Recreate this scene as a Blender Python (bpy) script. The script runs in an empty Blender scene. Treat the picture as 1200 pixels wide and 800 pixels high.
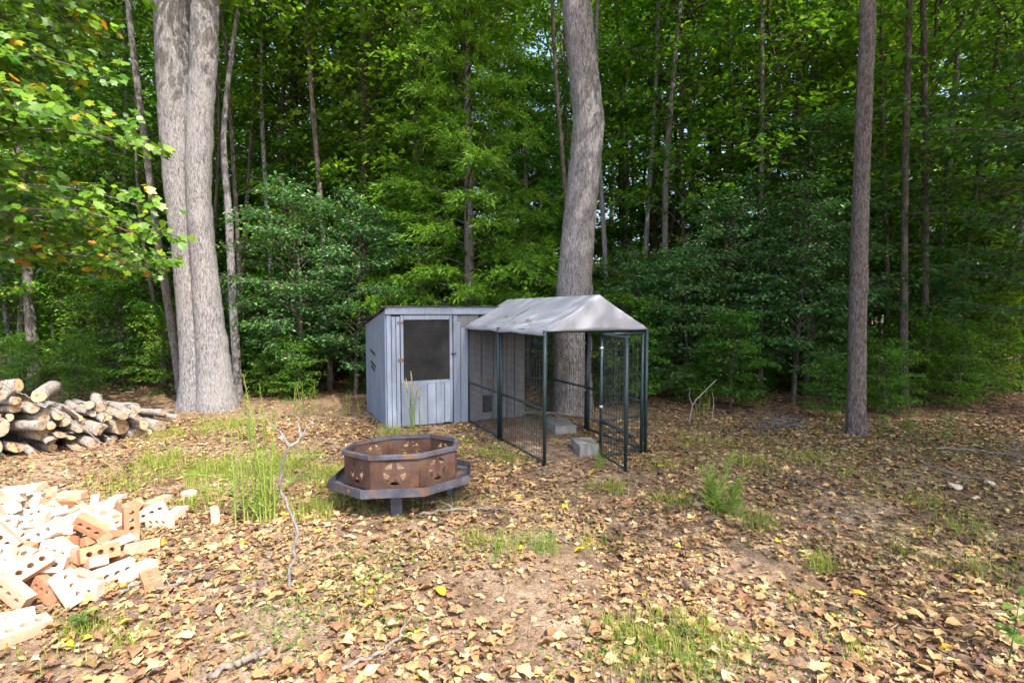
import bpy, bmesh, math, random
import numpy as np
from mathutils import Vector, Matrix, Euler

# ------------------------------------------------------------------ camera, sky, sun, exposure
scene = bpy.context.scene
CAM_H, PITCH, F = 1.65, math.radians(3.34), 600.0
cam_data = bpy.data.cameras.new('camera')
cam = bpy.data.objects.new('camera', cam_data)
scene.collection.objects.link(cam)
cam.location = (0, 0, CAM_H)
cam.rotation_euler = (math.pi / 2 - PITCH, 0, 0)
cam_data.lens, cam_data.sensor_width = 18.0, 36.0
cam_data.clip_start, cam_data.clip_end = 0.05, 600.0
scene.camera = cam

SUN_EL, SUN_DIR = math.radians(52), Vector((0.50, -0.62, 0)).normalized()
world = bpy.data.worlds.new('World')
scene.world = world
world.use_nodes = True
wn = world.node_tree
wn.nodes.clear()
sky = wn.nodes.new('ShaderNodeTexSky')
sky.sky_type = 'NISHITA'
sky.sun_disc = False
sky.sun_elevation = SUN_EL
sky.sun_rotation = math.atan2(SUN_DIR.x, SUN_DIR.y)
sky.air_density, sky.dust_density, sky.ozone_density = 1.0, 4.0, 1.0
bg = wn.nodes.new('ShaderNodeBackground')
bg.inputs['Strength'].default_value = 0.15
wo = wn.nodes.new('ShaderNodeOutputWorld')
wn.links.new(sky.outputs[0], bg.inputs['Color'])
wn.links.new(bg.outputs[0], wo.inputs['Surface'])

sun_data = bpy.data.lights.new('sun', 'SUN')
sun_data.energy, sun_data.angle, sun_data.color = 2.35, math.radians(0.6), (1.0, 0.955, 0.87)
sun = bpy.data.objects.new('sun', sun_data)
scene.collection.objects.link(sun)
to_sun = Vector((SUN_DIR.x * math.cos(SUN_EL), SUN_DIR.y * math.cos(SUN_EL), math.sin(SUN_EL)))
sun.rotation_euler = (-to_sun).to_track_quat('-Z', 'Y').to_euler()

vs = scene.view_settings
vs.view_transform, vs.look, vs.gamma, vs.use_curve_mapping = 'Standard', 'None', 1.0, False
vs.exposure = 1.95
scene.cycles.use_denoising = True
scene.cycles.max_bounces = 5
scene.cycles.diffuse_bounces = 3
scene.cycles.glossy_bounces = 2
scene.cycles.transmission_bounces = 4
scene.cycles.use_adaptive_sampling = True
scene.cycles.adaptive_threshold = 0.025
scene.cycles.caustics_reflective = scene.cycles.caustics_refractive = False

# ------------------------------------------------------------------ helpers
C = scene.collection
R = np.random.default_rng(11)
random.seed(5)
CP, SP = math.cos(PITCH), math.sin(PITCH)


def ray(px, py):
    a, b = (px - 600) / F, (py - 400) / F
    return Vector((a, CP - b * SP, -SP - b * CP))


def gp(px, py, z=0.0):
    d = ray(px, py)
    t = (z - CAM_H) / d.z
    return Vector((d.x * t, d.y * t, z))


def at(px, py, Y):
    d = ray(px, py)
    t = Y / d.y
    return Vector((d.x * t, Y, CAM_H + d.z * t))


def gz(x, y):
    x, y = np.asarray(x, float), np.asarray(y, float)
    h = 0.025 * np.sin(x * 0.9 + 0.6 * y) + 0.02 * np.sin(1.7 * y - 0.8 * x + 1.0) + 0.012 * np.sin(3.1 * x + 2.3 * y)
    flat = np.exp(-(((x + 0.2) / 2.2) ** 2 + ((y - 6.6) / 2.4) ** 2))
    h = h * (1 - 0.9 * np.clip(flat, 0, 1))
    h = h + 0.30 * np.exp(-(((.72 * (x + 3.70) - .69 * (y - 3.08)) / 1.15) ** 2 + ((.69 * (x + 3.70) + .72 * (y - 3.08)) / 0.55) ** 2))
    h = h + 0.05 * np.clip(y - 14, 0, 60) * 0.5 * np.clip(1.2 - np.clip(x, 0, 20) / 18, 0.2, 1)
    return h


def G(x, y):
    return float(gz(x, y))


def tag(o, label=None, cat=None, group=None, kind=None):
    if label: o['label'] = label
    if cat: o['category'] = cat
    if group: o['group'] = group
    if kind: o['kind'] = kind
    return o


def empty(name, loc=(0, 0, 0), rz=0.0):
    o = bpy.data.objects.new(name, None)
    o.empty_display_size = 0.1
    C.objects.link(o)
    o.location = loc
    o.rotation_euler = (0, 0, rz)
    return o


def link(name, me, mat=None, parent=None, loc=None):
    o = bpy.data.objects.new(name, me)
    C.objects.link(o)
    if mat is not None and not me.materials:
        me.materials.append(mat)
    if parent is not None:
        o.parent = parent
    if loc is not None:
        o.location = loc
    return o


def np_mesh(name, V, T, col=None, mat=None, smooth=False):
    """triangle mesh from numpy arrays, optional per-vertex colour"""
    V, T = np.asarray(V, np.float32), np.asarray(T, np.int32)
    me = bpy.data.meshes.new(name)
    me.vertices.add(len(V))
    me.vertices.foreach_set('co', V.ravel())
    me.loops.add(T.size)
    me.loops.foreach_set('vertex_index', T.ravel())
    me.polygons.add(len(T))
    k = T.shape[1]
    me.polygons.foreach_set('loop_start', np.arange(0, T.size, k, dtype=np.int32))
    me.polygons.foreach_set('loop_total', np.full(len(T), k, np.int32))
    if smooth:
        me.polygons.foreach_set('use_smooth', np.ones(len(T), bool))
    if col is not None:
        a = me.attributes.new('Col', 'FLOAT_COLOR', 'POINT')
        c4 = np.ones((len(V), 4), np.float32)
        c4[:, :3] = col
        a.data.foreach_set('color', c4.ravel())
    me.update(calc_edges=True)
    me.validate()
    if mat is not None:
        me.materials.append(mat)
    return me


def bm_mesh(name, bm, mat=None, smooth=False):
    me = bpy.data.meshes.new(name)
    bm.normal_update()
    bm.to_mesh(me)
    bm.free()
    if smooth:
        for p in me.polygons: p.use_smooth = True
    if mat is not None:
        me.materials.append(mat)
    return me


def add_box(bm, lo, hi, jit=0.0, rng=None, bevel=0.0, M=None):
    lo, hi = Vector(lo), Vector(hi)
    vs_ = []
    for x in (lo.x, hi.x):
        for y in (lo.y, hi.y):
            for z in (lo.z, hi.z):
                p = Vector((x, y, z))
                if jit: p += Vector([(random.random() - .5) * 2 * jit for _ in range(3)])
                vs_.append(bm.verts.new(M @ p if M is not None else p))
    fs = [(0, 1, 3, 2), (4, 6, 7, 5), (0, 4, 5, 1), (2, 3, 7, 6), (0, 2, 6, 4), (1, 5, 7, 3)]
    faces = [bm.faces.new([vs_[i] for i in f]) for f in fs]
    if bevel:
        ed = set(e for f in faces for e in f.edges)
        bmesh.ops.bevel(bm, geom=list(ed), offset=bevel, segments=1, affect='EDGES', profile=0.5)


def box_obj(name, lo, hi, mat, parent=None, jit=0.0, bevel=0.0, M=None):
    bm = bmesh.new()
    add_box(bm, lo, hi, jit, None, bevel, M)
    return link(name, bm_mesh(name, bm, mat), None, parent)


def tube_np(pts, rad, sides=6, caps=True):
    P = np.asarray(pts, float)
    rad = np.broadcast_to(np.asarray(rad, float), (len(P),))
    Tn = np.gradient(P, axis=0)
    Tn /= np.linalg.norm(Tn, axis=1)[:, None] + 1e-9
    ref = np.array([0.0, 0, 1.0]) if abs(Tn[:, 2]).mean() < 0.8 else np.array([1.0, 0, 0])
    A = np.cross(Tn, ref)
    A /= np.linalg.norm(A, axis=1)[:, None] + 1e-9
    B = np.cross(Tn, A)
    th = np.linspace(0, 2 * np.pi, sides, endpoint=False)
    V = P[:, None, :] + rad[:, None, None] * (np.cos(th)[None, :, None] * A[:, None, :] + np.sin(th)[None, :, None] * B[:, None, :])
    V = V.reshape(-1, 3)
    n = len(P)
    T = []
    for i in range(n - 1):
        for j in range(sides):
            a, b = i * sides + j, i * sides + (j + 1) % sides
            T.append((a, b, b + sides)); T.append((a, b + sides, a + sides))
    if caps:
        V = np.vstack([V, P[0], P[-1]])
        c0, c1 = len(V) - 2, len(V) - 1
        for j in range(sides):
            T.append((c0, (j + 1) % sides, j))
            T.append((c1, (n - 1) * sides + j, (n - 1) * sides + (j + 1) % sides))
    return V, np.array(T)


class Soup:
    def __init__(self): self.V, self.T, self.K, self.n = [], [], [], 0
    def add(self, V, T, col=None):
        V, T = np.asarray(V), np.asarray(T)
        self.V.append(V); self.T.append(T + self.n); self.n += len(V)
        if col is not None: self.K.append(np.broadcast_to(col, (len(V), 3)))
    def tube(self, pts, rad, sides=6, caps=True, col=None): self.add(*tube_np(pts, rad, sides, caps), col=col)
    def mesh(self, name, mat=None, smooth=False):
        return np_mesh(name, np.vstack(self.V), np.vstack(self.T), np.vstack(self.K) if self.K else None, mat, smooth)


def catmull(pts, n):
    P = np.asarray(pts, float)
    P = np.vstack([2 * P[0] - P[1], P, 2 * P[-1] - P[-2]])
    m = len(P) - 3
    out = []
    for s in np.linspace(0, m - 1e-6, n):
        i = int(s); t = s - i
        p0, p1, p2, p3 = P[i:i + 4]
        out.append(0.5 * (2 * p1 + (p2 - p0) * t + (2 * p0 - 5 * p1 + 4 * p2 - p3) * t * t + (3 * p1 - p0 - 3 * p2 + p3) * t ** 3))
    return np.array(out)


# ------------------------------------------------------------------ materials
def nodes_of(name):
    m = bpy.data.materials.new(name)
    m.use_nodes = True
    nt = m.node_tree
    nt.nodes.clear()
    out = nt.nodes.new('ShaderNodeOutputMaterial')
    b = nt.nodes.new('ShaderNodeBsdfPrincipled')
    nt.links.new(b.outputs[0], out.inputs['Surface'])
    return m, nt, b, out


def N_(nt, kind, **kw):
    n = nt.nodes.new(kind)
    for k, v in kw.items():
        if k in n.inputs: n.inputs[k].default_value = v
        else: setattr(n, k, v)
    return n


def ramp(nt, stops, fac):
    r = nt.nodes.new('ShaderNodeValToRGB')
    e = r.color_ramp.elements
    while len(e) < len(stops): e.new(0.5)
    for el, (p, c) in zip(e, stops):
        el.position = p
        el.color = (*c, 1)
    nt.links.new(fac, r.inputs['Fac'])
    return r


def coords(nt, scale=(1, 1, 1), which='Object'):
    tc = nt.nodes.new('ShaderNodeTexCoord')
    mp = nt.nodes.new('ShaderNodeMapping')
    mp.inputs['Scale'].default_value = scale
    nt.links.new(tc.outputs[which], mp.inputs['Vector'])
    return mp.outputs[0]


def noisy(name, stops, scale=8.0, detail=6.0, stretch=(1, 1, 1), rough=0.85, bump=0.3, bdist=0.01, spec=0.3,
          metallic=0.0, second=None, which='Object', objrand=0.0):
    m, nt, b, out = nodes_of(name)
    v = coords(nt, stretch, which)
    n = N_(nt, 'ShaderNodeTexNoise', Scale=scale, Detail=detail, Roughness=0.62)
    nt.links.new(v, n.inputs['Vector'])
    r = ramp(nt, stops, n.outputs['Fac'])
    colr = r.outputs['Color']
    if second:
        sc, col, lo, hi = second
        n2 = N_(nt, 'ShaderNodeTexNoise', Scale=sc, Detail=4.0, Roughness=0.6)
        nt.links.new(v, n2.inputs['Vector'])
        r2 = ramp(nt, [(lo, (0, 0, 0)), (hi, (1, 1, 1))], n2.outputs['Fac'])
        mx = nt.nodes.new('ShaderNodeMixRGB')
        mx.inputs['Color2'].default_value = (*col, 1)
        nt.links.new(r2.outputs['Color'], mx.inputs['Fac'])
        nt.links.new(colr, mx.inputs['Color1'])
        colr = mx.outputs['Color']
    if objrand:
        oi = nt.nodes.new('ShaderNodeObjectInfo')
        mr = N_(nt, 'ShaderNodeMapRange')
        mr.inputs['To Min'].default_value, mr.inputs['To Max'].default_value = 1 - objrand, 1 + objrand
        nt.links.new(oi.outputs['Random'], mr.inputs['Value'])
        hs = nt.nodes.new('ShaderNodeHueSaturation')
        nt.links.new(mr.outputs[0], hs.inputs['Value'])
        nt.links.new(colr, hs.inputs['Color'])
        colr = hs.outputs['Color']
    nt.links.new(colr, b.inputs['Base Color'])
    b.inputs['Roughness'].default_value = rough
    b.inputs['Metallic'].default_value = metallic
    b.inputs['Specular IOR Level'].default_value = spec
    if bump:
        bp = N_(nt, 'ShaderNodeBump', Strength=bump, Distance=bdist)
        nt.links.new(n.outputs['Fac'], bp.inputs['Height'])
        nt.links.new(bp.outputs[0], b.inputs['Normal'])
    return m


def bark_mat(name, dark, mid, light, sc=14.0, zs=0.16, bump=0.9, patch=None):
    m, nt, b, out = nodes_of(name)
    v = coords(nt, (1, 1, zs))
    n = N_(nt, 'ShaderNodeTexNoise', Scale=sc * 1.6, Detail=5.0, Roughness=0.65, Distortion=0.6)
    nt.links.new(v, n.inputs['Vector'])
    vo = N_(nt, 'ShaderNodeTexVoronoi', Scale=sc * 1.9)
    vo.feature = 'DISTANCE_TO_EDGE'
    mixv = nt.nodes.new('ShaderNodeMixRGB')
    mixv.blend_type = 'ADD'
    mixv.inputs['Fac'].default_value = 0.06
    nt.links.new(v, mixv.inputs['Color1'])
    nt.links.new(n.outputs['Color'], mixv.inputs['Color2'])
    nt.links.new(mixv.outputs[0], vo.inputs['Vector'])
    mul = N_(nt, 'ShaderNodeMath', operation='MULTIPLY_ADD')
    mul.inputs[1].default_value = 0.9
    nt.links.new(vo.outputs['Distance'], mul.inputs[0])
    nt.links.new(n.outputs['Fac'], mul.inputs[2])
    nf = N_(nt, 'ShaderNodeTexNoise', Scale=sc * 5, Detail=4.0, Roughness=0.7)
    nt.links.new(v, nf.inputs['Vector'])
    mf = N_(nt, 'ShaderNodeMath', operation='MULTIPLY_ADD')
    mf.inputs[1].default_value = 0.55
    nt.links.new(nf.outputs['Fac'], mf.inputs[0]); nt.links.new(mul.outputs[0], mf.inputs[2])
    r = ramp(nt, [(0.58, dark), (0.80, mid), (1.12 if False else 1.0, light)], mf.outputs[0])
    colr = r.outputs['Color']
    if patch:
        v2 = coords(nt, (1, 1, 0.5))
        n2 = N_(nt, 'ShaderNodeTexNoise', Scale=2.2, Detail=4.0)
        nt.links.new(v2, n2.inputs['Vector'])
        r2 = ramp(nt, [(0.5, (0, 0, 0)), (0.66, (0.5, 0.5, 0.5))], n2.outputs['Fac'])
        mx = nt.nodes.new('ShaderNodeMixRGB')
        mx.inputs['Color2'].default_value = (*patch, 1)
        nt.links.new(r2.outputs['Color'], mx.inputs['Fac'])
        nt.links.new(colr, mx.inputs['Color1'])
        colr = mx.outputs['Color']
    nt.links.new(colr, b.inputs['Base Color'])
    b.inputs['Roughness'].default_value = 0.92
    b.inputs['Specular IOR Level'].default_value = 0.15
    bp = N_(nt, 'ShaderNodeBump', Strength=bump, Distance=0.02)
    nt.links.new(mf.outputs[0], bp.inputs['Height'])
    nt.links.new(bp.outputs[0], b.inputs['Normal'])
    return m


def leaf_mat(name, stops, trans=0.4, rough=0.45, spec=0.35, attr=True, objv=0.25):
    """leaf colour from the per-leaf random value in Col.r and a per-tree shift"""
    m, nt, b, out = nodes_of(name)
    a = nt.nodes.new('ShaderNodeAttribute')
    a.attribute_name = 'Col'
    sep = nt.nodes.new('ShaderNodeSeparateColor')
    nt.links.new(a.outputs['Color'], sep.inputs[0])
    r = ramp(nt, stops, sep.outputs[0])
    oi = nt.nodes.new('ShaderNodeObjectInfo')
    mr = N_(nt, 'ShaderNodeMapRange')
    mr.inputs['To Min'].default_value, mr.inputs['To Max'].default_value = 1 - objv, 1 + objv
    nt.links.new(oi.outputs['Random'], mr.inputs['Value'])
    hs = nt.nodes.new('ShaderNodeHueSaturation')
    nt.links.new(mr.outputs[0], hs.inputs['Value'])
    mh = N_(nt, 'ShaderNodeMapRange')
    mh.inputs['To Min'].default_value, mh.inputs['To Max'].default_value = 0.515, 0.485
    nt.links.new(oi.outputs['Random'], mh.inputs['Value'])
    nt.links.new(mh.outputs[0], hs.inputs['Hue'])
    nt.links.new(r.outputs['Color'], hs.inputs['Color'])
    nt.links.new(hs.outputs['Color'], b.inputs['Base Color'])
    b.inputs['Roughness'].default_value = rough
    b.inputs['Specular IOR Level'].default_value = spec
    tr = nt.nodes.new('ShaderNodeBsdfTranslucent')
    h2 = nt.nodes.new('ShaderNodeHueSaturation')
    h2.inputs['Hue'].default_value = 0.485
    h2.inputs['Value'].default_value = 1.5
    h2.inputs['Saturation'].default_value = 1.05
    nt.links.new(hs.outputs['Color'], h2.inputs['Color'])
    nt.links.new(h2.outputs['Color'], tr.inputs['Color'])
    mx = nt.nodes.new('ShaderNodeMixShader')
    mx.inputs[0].default_value = trans
    nt.links.new(b.outputs[0], mx.inputs[1])
    nt.links.new(tr.outputs[0], mx.inputs[2])
    nt.links.new(mx.outputs[0], out.inputs['Surface'])
    return m


def attr_mat(name, rough=0.8, trans=0.15, spec=0.2):
    m, nt, b, out = nodes_of(name)
    a = nt.nodes.new('ShaderNodeAttribute')
    a.attribute_name = 'Col'
    n = N_(nt, 'ShaderNodeTexNoise', Scale=42.0, Detail=5.0, Roughness=0.7)
    gm = nt.nodes.new('ShaderNodeNewGeometry')
    nt.links.new(gm.outputs['Position'], n.inputs['Vector'])
    r = ramp(nt, [(0.3, (0.5, 0.46, 0.44)), (0.52, (0.95, 0.95, 0.95)), (0.7, (1.2, 1.2, 1.18))], n.outputs['Fac'])
    mx0 = nt.nodes.new('ShaderNodeMixRGB')
    mx0.blend_type = 'MULTIPLY'
    mx0.inputs['Fac'].default_value = 1.0
    nt.links.new(a.outputs['Color'], mx0.inputs['Color1'])
    nt.links.new(r.outputs['Color'], mx0.inputs['Color2'])
    nt.links.new(mx0.outputs[0], b.inputs['Base Color'])
    b.inputs['Roughness'].default_value = rough
    b.inputs['Specular IOR Level'].default_value = spec
    if trans:
        tr = nt.nodes.new('ShaderNodeBsdfTranslucent')
        nt.links.new(mx0.outputs[0], tr.inputs['Color'])
        mx = nt.nodes.new('ShaderNodeMixShader')
        mx.inputs[0].default_value = trans
        nt.links.new(b.outputs[0], mx.inputs[1])
        nt.links.new(tr.outputs[0], mx.inputs[2])
        nt.links.new(mx.outputs[0], out.inputs['Surface'])
    return m


M = {}
GREEN = [(0.0, (0.036, 0.12, 0.011)), (0.5, (0.074, 0.198, 0.016)), (0.9, (0.135, 0.285, 0.023)), (0.985, (0.22, 0.32, 0.03)), (1.0, (0.45, 0.28, 0.04))]
M['leaf_forest'] = leaf_mat('forest_leaf', GREEN, 0.45)
M['leaf_canopy'] = leaf_mat('canopy_leaf', [(0.0, (0.055, 0.15, 0.013)), (0.5, (0.105, 0.242, 0.02)), (1.0, (0.18, 0.335, 0.033))], 0.55)
M['leaf_shrub'] = leaf_mat('shrub_leaf', [(0.0, (0.028, 0.10, 0.026)), (0.6, (0.055, 0.165, 0.035)), (0.97, (0.105, 0.24, 0.05)), (1.0, (0.30, 0.16, 0.05))], 0.3, rough=0.38, spec=0.5)
M['leaf_dogwood'] = leaf_mat('dogwood_leaf', [(0.0, (0.034, 0.11, 0.03)), (0.6, (0.065, 0.18, 0.036)), (1.0, (0.125, 0.26, 0.05))], 0.38, rough=0.36, spec=0.5)
M['leaf_cedar'] = leaf_mat('cedar_leaf', [(0.0, (0.044, 0.14, 0.011)), (0.6, (0.088, 0.23, 0.017)), (1.0, (0.155, 0.32, 0.027))], 0.38, rough=0.6)
M['leaf_pine'] = leaf_mat('pine_needle', [(0.0, (0.03, 0.06, 0.015)), (1.0, (0.07, 0.12, 0.025))], 0.2, rough=0.5)
M['leaf_gum'] = leaf_mat('sweetgum_leaf', [(0.0, (0.042, 0.125, 0.012)), (0.5, (0.085, 0.20, 0.016)), (0.9, (0.16, 0.28, 0.02)), (0.955, (0.30, 0.30, 0.02)), (1.0, (0.5, 0.24, 0.03))], 0.4, rough=0.42, spec=0.4, objv=0.12)
M['grass'] = leaf_mat('grass_blade', [(0.0, (0.10, 0.18, 0.02)), (0.6, (0.19, 0.28, 0.035)), (0.88, (0.29, 0.34, 0.07)), (1.0, (0.45, 0.37, 0.18))], 0.35, rough=0.5, objv=0.1)
M['fennel'] = leaf_mat('fennel_thread', [(0.0, (0.16, 0.26, 0.04)), (0.7, (0.26, 0.36, 0.07)), (1.0, (0.38, 0.42, 0.13))], 0.35, rough=0.5, objv=0.1)
M['weed'] = leaf_mat('weed_leaf', [(0.0, (0.07, 0.14, 0.03)), (0.7, (0.13, 0.21, 0.045)), (1.0, (0.22, 0.28, 0.07))], 0.35, objv=0.1)
M['litter'] = attr_mat('dry_leaf')
M['bark_grey'] = bark_mat('pale_grey_bark', (0.035, 0.03, 0.03), (0.17, 0.158, 0.162), (0.33, 0.312, 0.318), 24, 0.2, 1.0, (0.30, 0.285, 0.285))
M['bark_oak'] = bark_mat('oak_bark', (0.03, 0.026, 0.025), (0.145, 0.132, 0.131), (0.30, 0.283, 0.287), 25, 0.17, 1.0, (0.13, 0.12, 0.115))
M['bark_pine'] = bark_mat('pine_bark', (0.035, 0.028, 0.025), (0.105, 0.085, 0.076), (0.20, 0.17, 0.158), 22, 0.25, 1.0)
M['bark_dark'] = bark_mat('dark_bark', (0.025, 0.02, 0.016), (0.07, 0.058, 0.048), (0.14, 0.12, 0.105), 16, 0.25, 0.7)
M['bark_slim'] = bark_mat('slim_grey_bark', (0.05, 0.043, 0.038), (0.12, 0.105, 0.095), (0.22, 0.20, 0.19), 26, 0.25, 0.7)
M['log_bark'] = bark_mat('log_bark', (0.11, 0.088, 0.075), (0.27, 0.23, 0.205), (0.45, 0.405, 0.37), 22, 0.6, 1.0)
M['cut_grey'] = noisy('weathered_cut_wood', [(0.25, (0.24, 0.17, 0.12)), (0.55, (0.36, 0.28, 0.21)), (0.8, (0.46, 0.38, 0.31))], 9, rough=0.9, bump=0.25, objrand=0.2)
M['cut_wood'] = noisy('cut_wood', [(0.25, (0.42, 0.26, 0.13)), (0.55, (0.58, 0.40, 0.22)), (0.8, (0.68, 0.52, 0.33))], 9, rough=0.9, bump=0.25, second=(5, (0.33, 0.25, 0.18), 0.5, 0.72), objrand=0.18)
for key in ('cut_wood', 'cut_grey'):
    nt = M[key].node_tree
    pb = next(n for n in nt.nodes if n.type == 'BSDF_PRINCIPLED')
    src = pb.inputs['Base Color'].links[0].from_socket
    wv = N_(nt, 'ShaderNodeTexWave', Scale=32.0, Distortion=2.2, Detail=3.0)
    wv.inputs['Detail Scale'].default_value = 0.6
    wv.wave_type, wv.rings_direction = 'RINGS', 'X'
    nt.links.new(coords(nt), wv.inputs['Vector'])
    vk = N_(nt, 'ShaderNodeTexNoise', Scale=26.0, Detail=5.0)
    nt.links.new(coords(nt), vk.inputs['Vector'])
    rw = ramp(nt, [(0.15, (0.62, 0.55, 0.48)), (0.6, (1, 1, 1))], wv.outputs['Fac'])
    rk = ramp(nt, [(0.36, (0.35, 0.28, 0.22)), (0.48, (1, 1, 1))], vk.outputs['Fac'])
    m1 = nt.nodes.new('ShaderNodeMixRGB'); m1.blend_type = 'MULTIPLY'; m1.inputs['Fac'].default_value = .8
    m2 = nt.nodes.new('ShaderNodeMixRGB'); m2.blend_type = 'MULTIPLY'; m2.inputs['Fac'].default_value = .8
    nt.links.new(src, m1.inputs['Color1']); nt.links.new(rw.outputs[0], m1.inputs['Color2'])
    nt.links.new(m1.outputs[0], m2.inputs['Color1']); nt.links.new(rk.outputs[0], m2.inputs['Color2'])
    nt.links.new(m2.outputs[0], pb.inputs['Base Color'])
M['twig'] = noisy('dead_twig', [(0.3, (0.10, 0.08, 0.065)), (0.7, (0.24, 0.205, 0.18))], 30, rough=0.9, bump=0.3, bdist=0.003)
M['twig_pale'] = noisy('bleached_twig', [(0.3, (0.20, 0.175, 0.155)), (0.7, (0.38, 0.345, 0.315))], 24, rough=0.9, bump=0.3, bdist=0.003)
M['twig_grey2'] = noisy('weathered_stem', [(0.3, (0.11, 0.10, 0.095)), (0.7, (0.25, 0.235, 0.225))], 24, rough=0.9, bump=0.3, bdist=0.003)
M['twig_grey'] = noisy('grey_twig', [(0.3, (0.07, 0.067, 0.07)), (0.7, (0.16, 0.155, 0.16))], 24, rough=0.9, bump=0.3, bdist=0.003)
for k, st in {'cream': [(0.25, (0.44, 0.325, 0.26)), (0.6, (0.57, 0.455, 0.375)), (0.85, (0.67, 0.57, 0.49))],
              'pink': [(0.25, (0.37, 0.215, 0.15)), (0.6, (0.48, 0.305, 0.215)), (0.85, (0.58, 0.42, 0.32))],
              'orange': [(0.25, (0.28, 0.13, 0.072)), (0.6, (0.38, 0.185, 0.105)), (0.85, (0.47, 0.27, 0.165))]}.items():
    M['brick_' + k] = noisy('brick_' + k, st, 14, rough=0.92, bump=0.35, bdist=0.003, second=(30, (0.42, 0.30, 0.22), 0.60, 0.72), objrand=0.08)
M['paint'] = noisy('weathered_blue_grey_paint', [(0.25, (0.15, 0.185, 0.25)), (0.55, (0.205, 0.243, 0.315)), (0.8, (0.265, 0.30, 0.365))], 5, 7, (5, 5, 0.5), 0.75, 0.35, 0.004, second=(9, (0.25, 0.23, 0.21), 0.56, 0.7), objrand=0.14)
M['paint_shaded'] = noisy('weathered_paint_shaded', [(0.25, (0.12, 0.155, 0.225)), (0.55, (0.17, 0.21, 0.285)), (0.8, (0.215, 0.25, 0.32))], 3, 7, (2, 2, 0.6), 0.8, 0.3, 0.004, second=(2.2, (0.24, 0.22, 0.2), 0.62, 0.8))  # darker copy of the front paint: the left wall's shade is in the colour
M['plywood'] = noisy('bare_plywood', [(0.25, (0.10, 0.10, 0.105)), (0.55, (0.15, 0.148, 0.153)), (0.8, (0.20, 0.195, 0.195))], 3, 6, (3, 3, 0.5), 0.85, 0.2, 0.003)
M['tar'] = noisy('tar_paper', [(0.3, (0.03, 0.03, 0.032)), (0.7, (0.09, 0.088, 0.085))], 18, rough=0.9, bump=0.4, bdist=0.004)
M['rust_hinge'] = noisy('rusty_hinge', [(0.3, (0.12, 0.07, 0.045)), (0.7, (0.22, 0.14, 0.095))], 60, rough=0.8, bump=0.2)
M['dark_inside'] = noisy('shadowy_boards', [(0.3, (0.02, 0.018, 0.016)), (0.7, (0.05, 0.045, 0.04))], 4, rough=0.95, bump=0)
M['green_tube'] = noisy('dark_green_enamel', [(0.3, (0.008, 0.022, 0.026)), (0.7, (0.016, 0.036, 0.041))], 12, rough=0.45, bump=0.05, spec=0.5)
M['wire'] = noisy('black_wire', [(0.3, (0.018, 0.026, 0.028)), (0.7, (0.045, 0.055, 0.056))], 12, rough=0.5, bump=0.0, spec=0.5)
M['steel'] = noisy('galvanised_clamp', [(0.3, (0.35, 0.35, 0.34)), (0.7, (0.55, 0.55, 0.54))], 40, rough=0.5, bump=0.1, metallic=0.6)
M['canvas'] = noisy('grey_canvas', [(0.25, (0.235, 0.24, 0.265)), (0.5, (0.285, 0.29, 0.325)), (0.8, (0.32, 0.325, 0.36))], 2.2, 7, (1, 1, 1), 0.8, 0.25, 0.006, second=(2.6, (0.17, 0.17, 0.15), 0.54, 0.85))
M['concrete'] = noisy('weathered_concrete', [(0.25, (0.15, 0.14, 0.125)), (0.55, (0.25, 0.24, 0.22)), (0.8, (0.34, 0.33, 0.31))], 12, rough=0.95, bump=0.4, bdist=0.006)
M['iron'] = noisy('painted_iron', [(0.25, (0.04, 0.04, 0.054)), (0.6, (0.072, 0.073, 0.096)), (0.85, (0.11, 0.11, 0.13))], 14, rough=0.6, bump=0.15, bdist=0.003, second=(7, (0.13, 0.07, 0.045), 0.52, 0.66))
M['rust'] = noisy('rusty_sheet', [(0.25, (0.022, 0.013, 0.011)), (0.45, (0.058, 0.029, 0.02)), (0.6, (0.11, 0.05, 0.027)), (0.76, (0.21, 0.10, 0.045))], 6, 7, rough=0.8, bump=0.25, bdist=0.003, second=(3, (0.06, 0.05, 0.056), 0.46, 0.66))
M['rust_in'] = noisy('burnt_inner_steel', [(0.2, (0.10, 0.055, 0.035)), (0.5, (0.20, 0.115, 0.075)), (0.8, (0.34, 0.24, 0.17))], 5, 6, (1, 1, 0.5), 0.85, 0.25, 0.003, second=(3, (0.42, 0.37, 0.32), 0.58, 0.7))
M['ash'] = noisy('ash_and_dirt', [(0.3, (0.09, 0.06, 0.045)), (0.55, (0.19, 0.125, 0.08)), (0.8, (0.32, 0.25, 0.19))], 12, rough=0.95, bump=0.6, bdist=0.02)
M['rock'] = noisy('pale_rock', [(0.3, (0.46, 0.36, 0.26)), (0.7, (0.66, 0.55, 0.43))], 16, rough=0.9, bump=0.4)


def screen_mat():
    m, nt, b, out = nodes_of('dusty_window_screen')
    v = coords(nt)
    w = N_(nt, 'ShaderNodeTexWave', Scale=16.0, Distortion=2.5, Detail=3.0)
    w.bands_direction = 'Z'
    nt.links.new(v, w.inputs['Vector'])
    n = N_(nt, 'ShaderNodeTexNoise', Scale=5.0, Detail=6.0)
    nt.links.new(v, n.inputs['Vector'])
    mx = nt.nodes.new('ShaderNodeMixRGB')
    mx.inputs['Fac'].default_value = 0.72
    nt.links.new(w.outputs['Fac'], mx.inputs['Color1'])
    nt.links.new(n.outputs['Fac'], mx.inputs['Color2'])
    r = ramp(nt, [(0.25, (0.010, 0.011, 0.013)), (0.55, (0.02, 0.021, 0.022)), (0.8, (0.042, 0.039, 0.034))], mx.outputs[0])
    nt.links.new(r.outputs[0], b.inputs['Base Color'])
    b.inputs['Roughness'].default_value = 0.75
    b.inputs['Specular IOR Level'].default_value = 0.15
    return m


M['screen'] = screen_mat()


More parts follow.
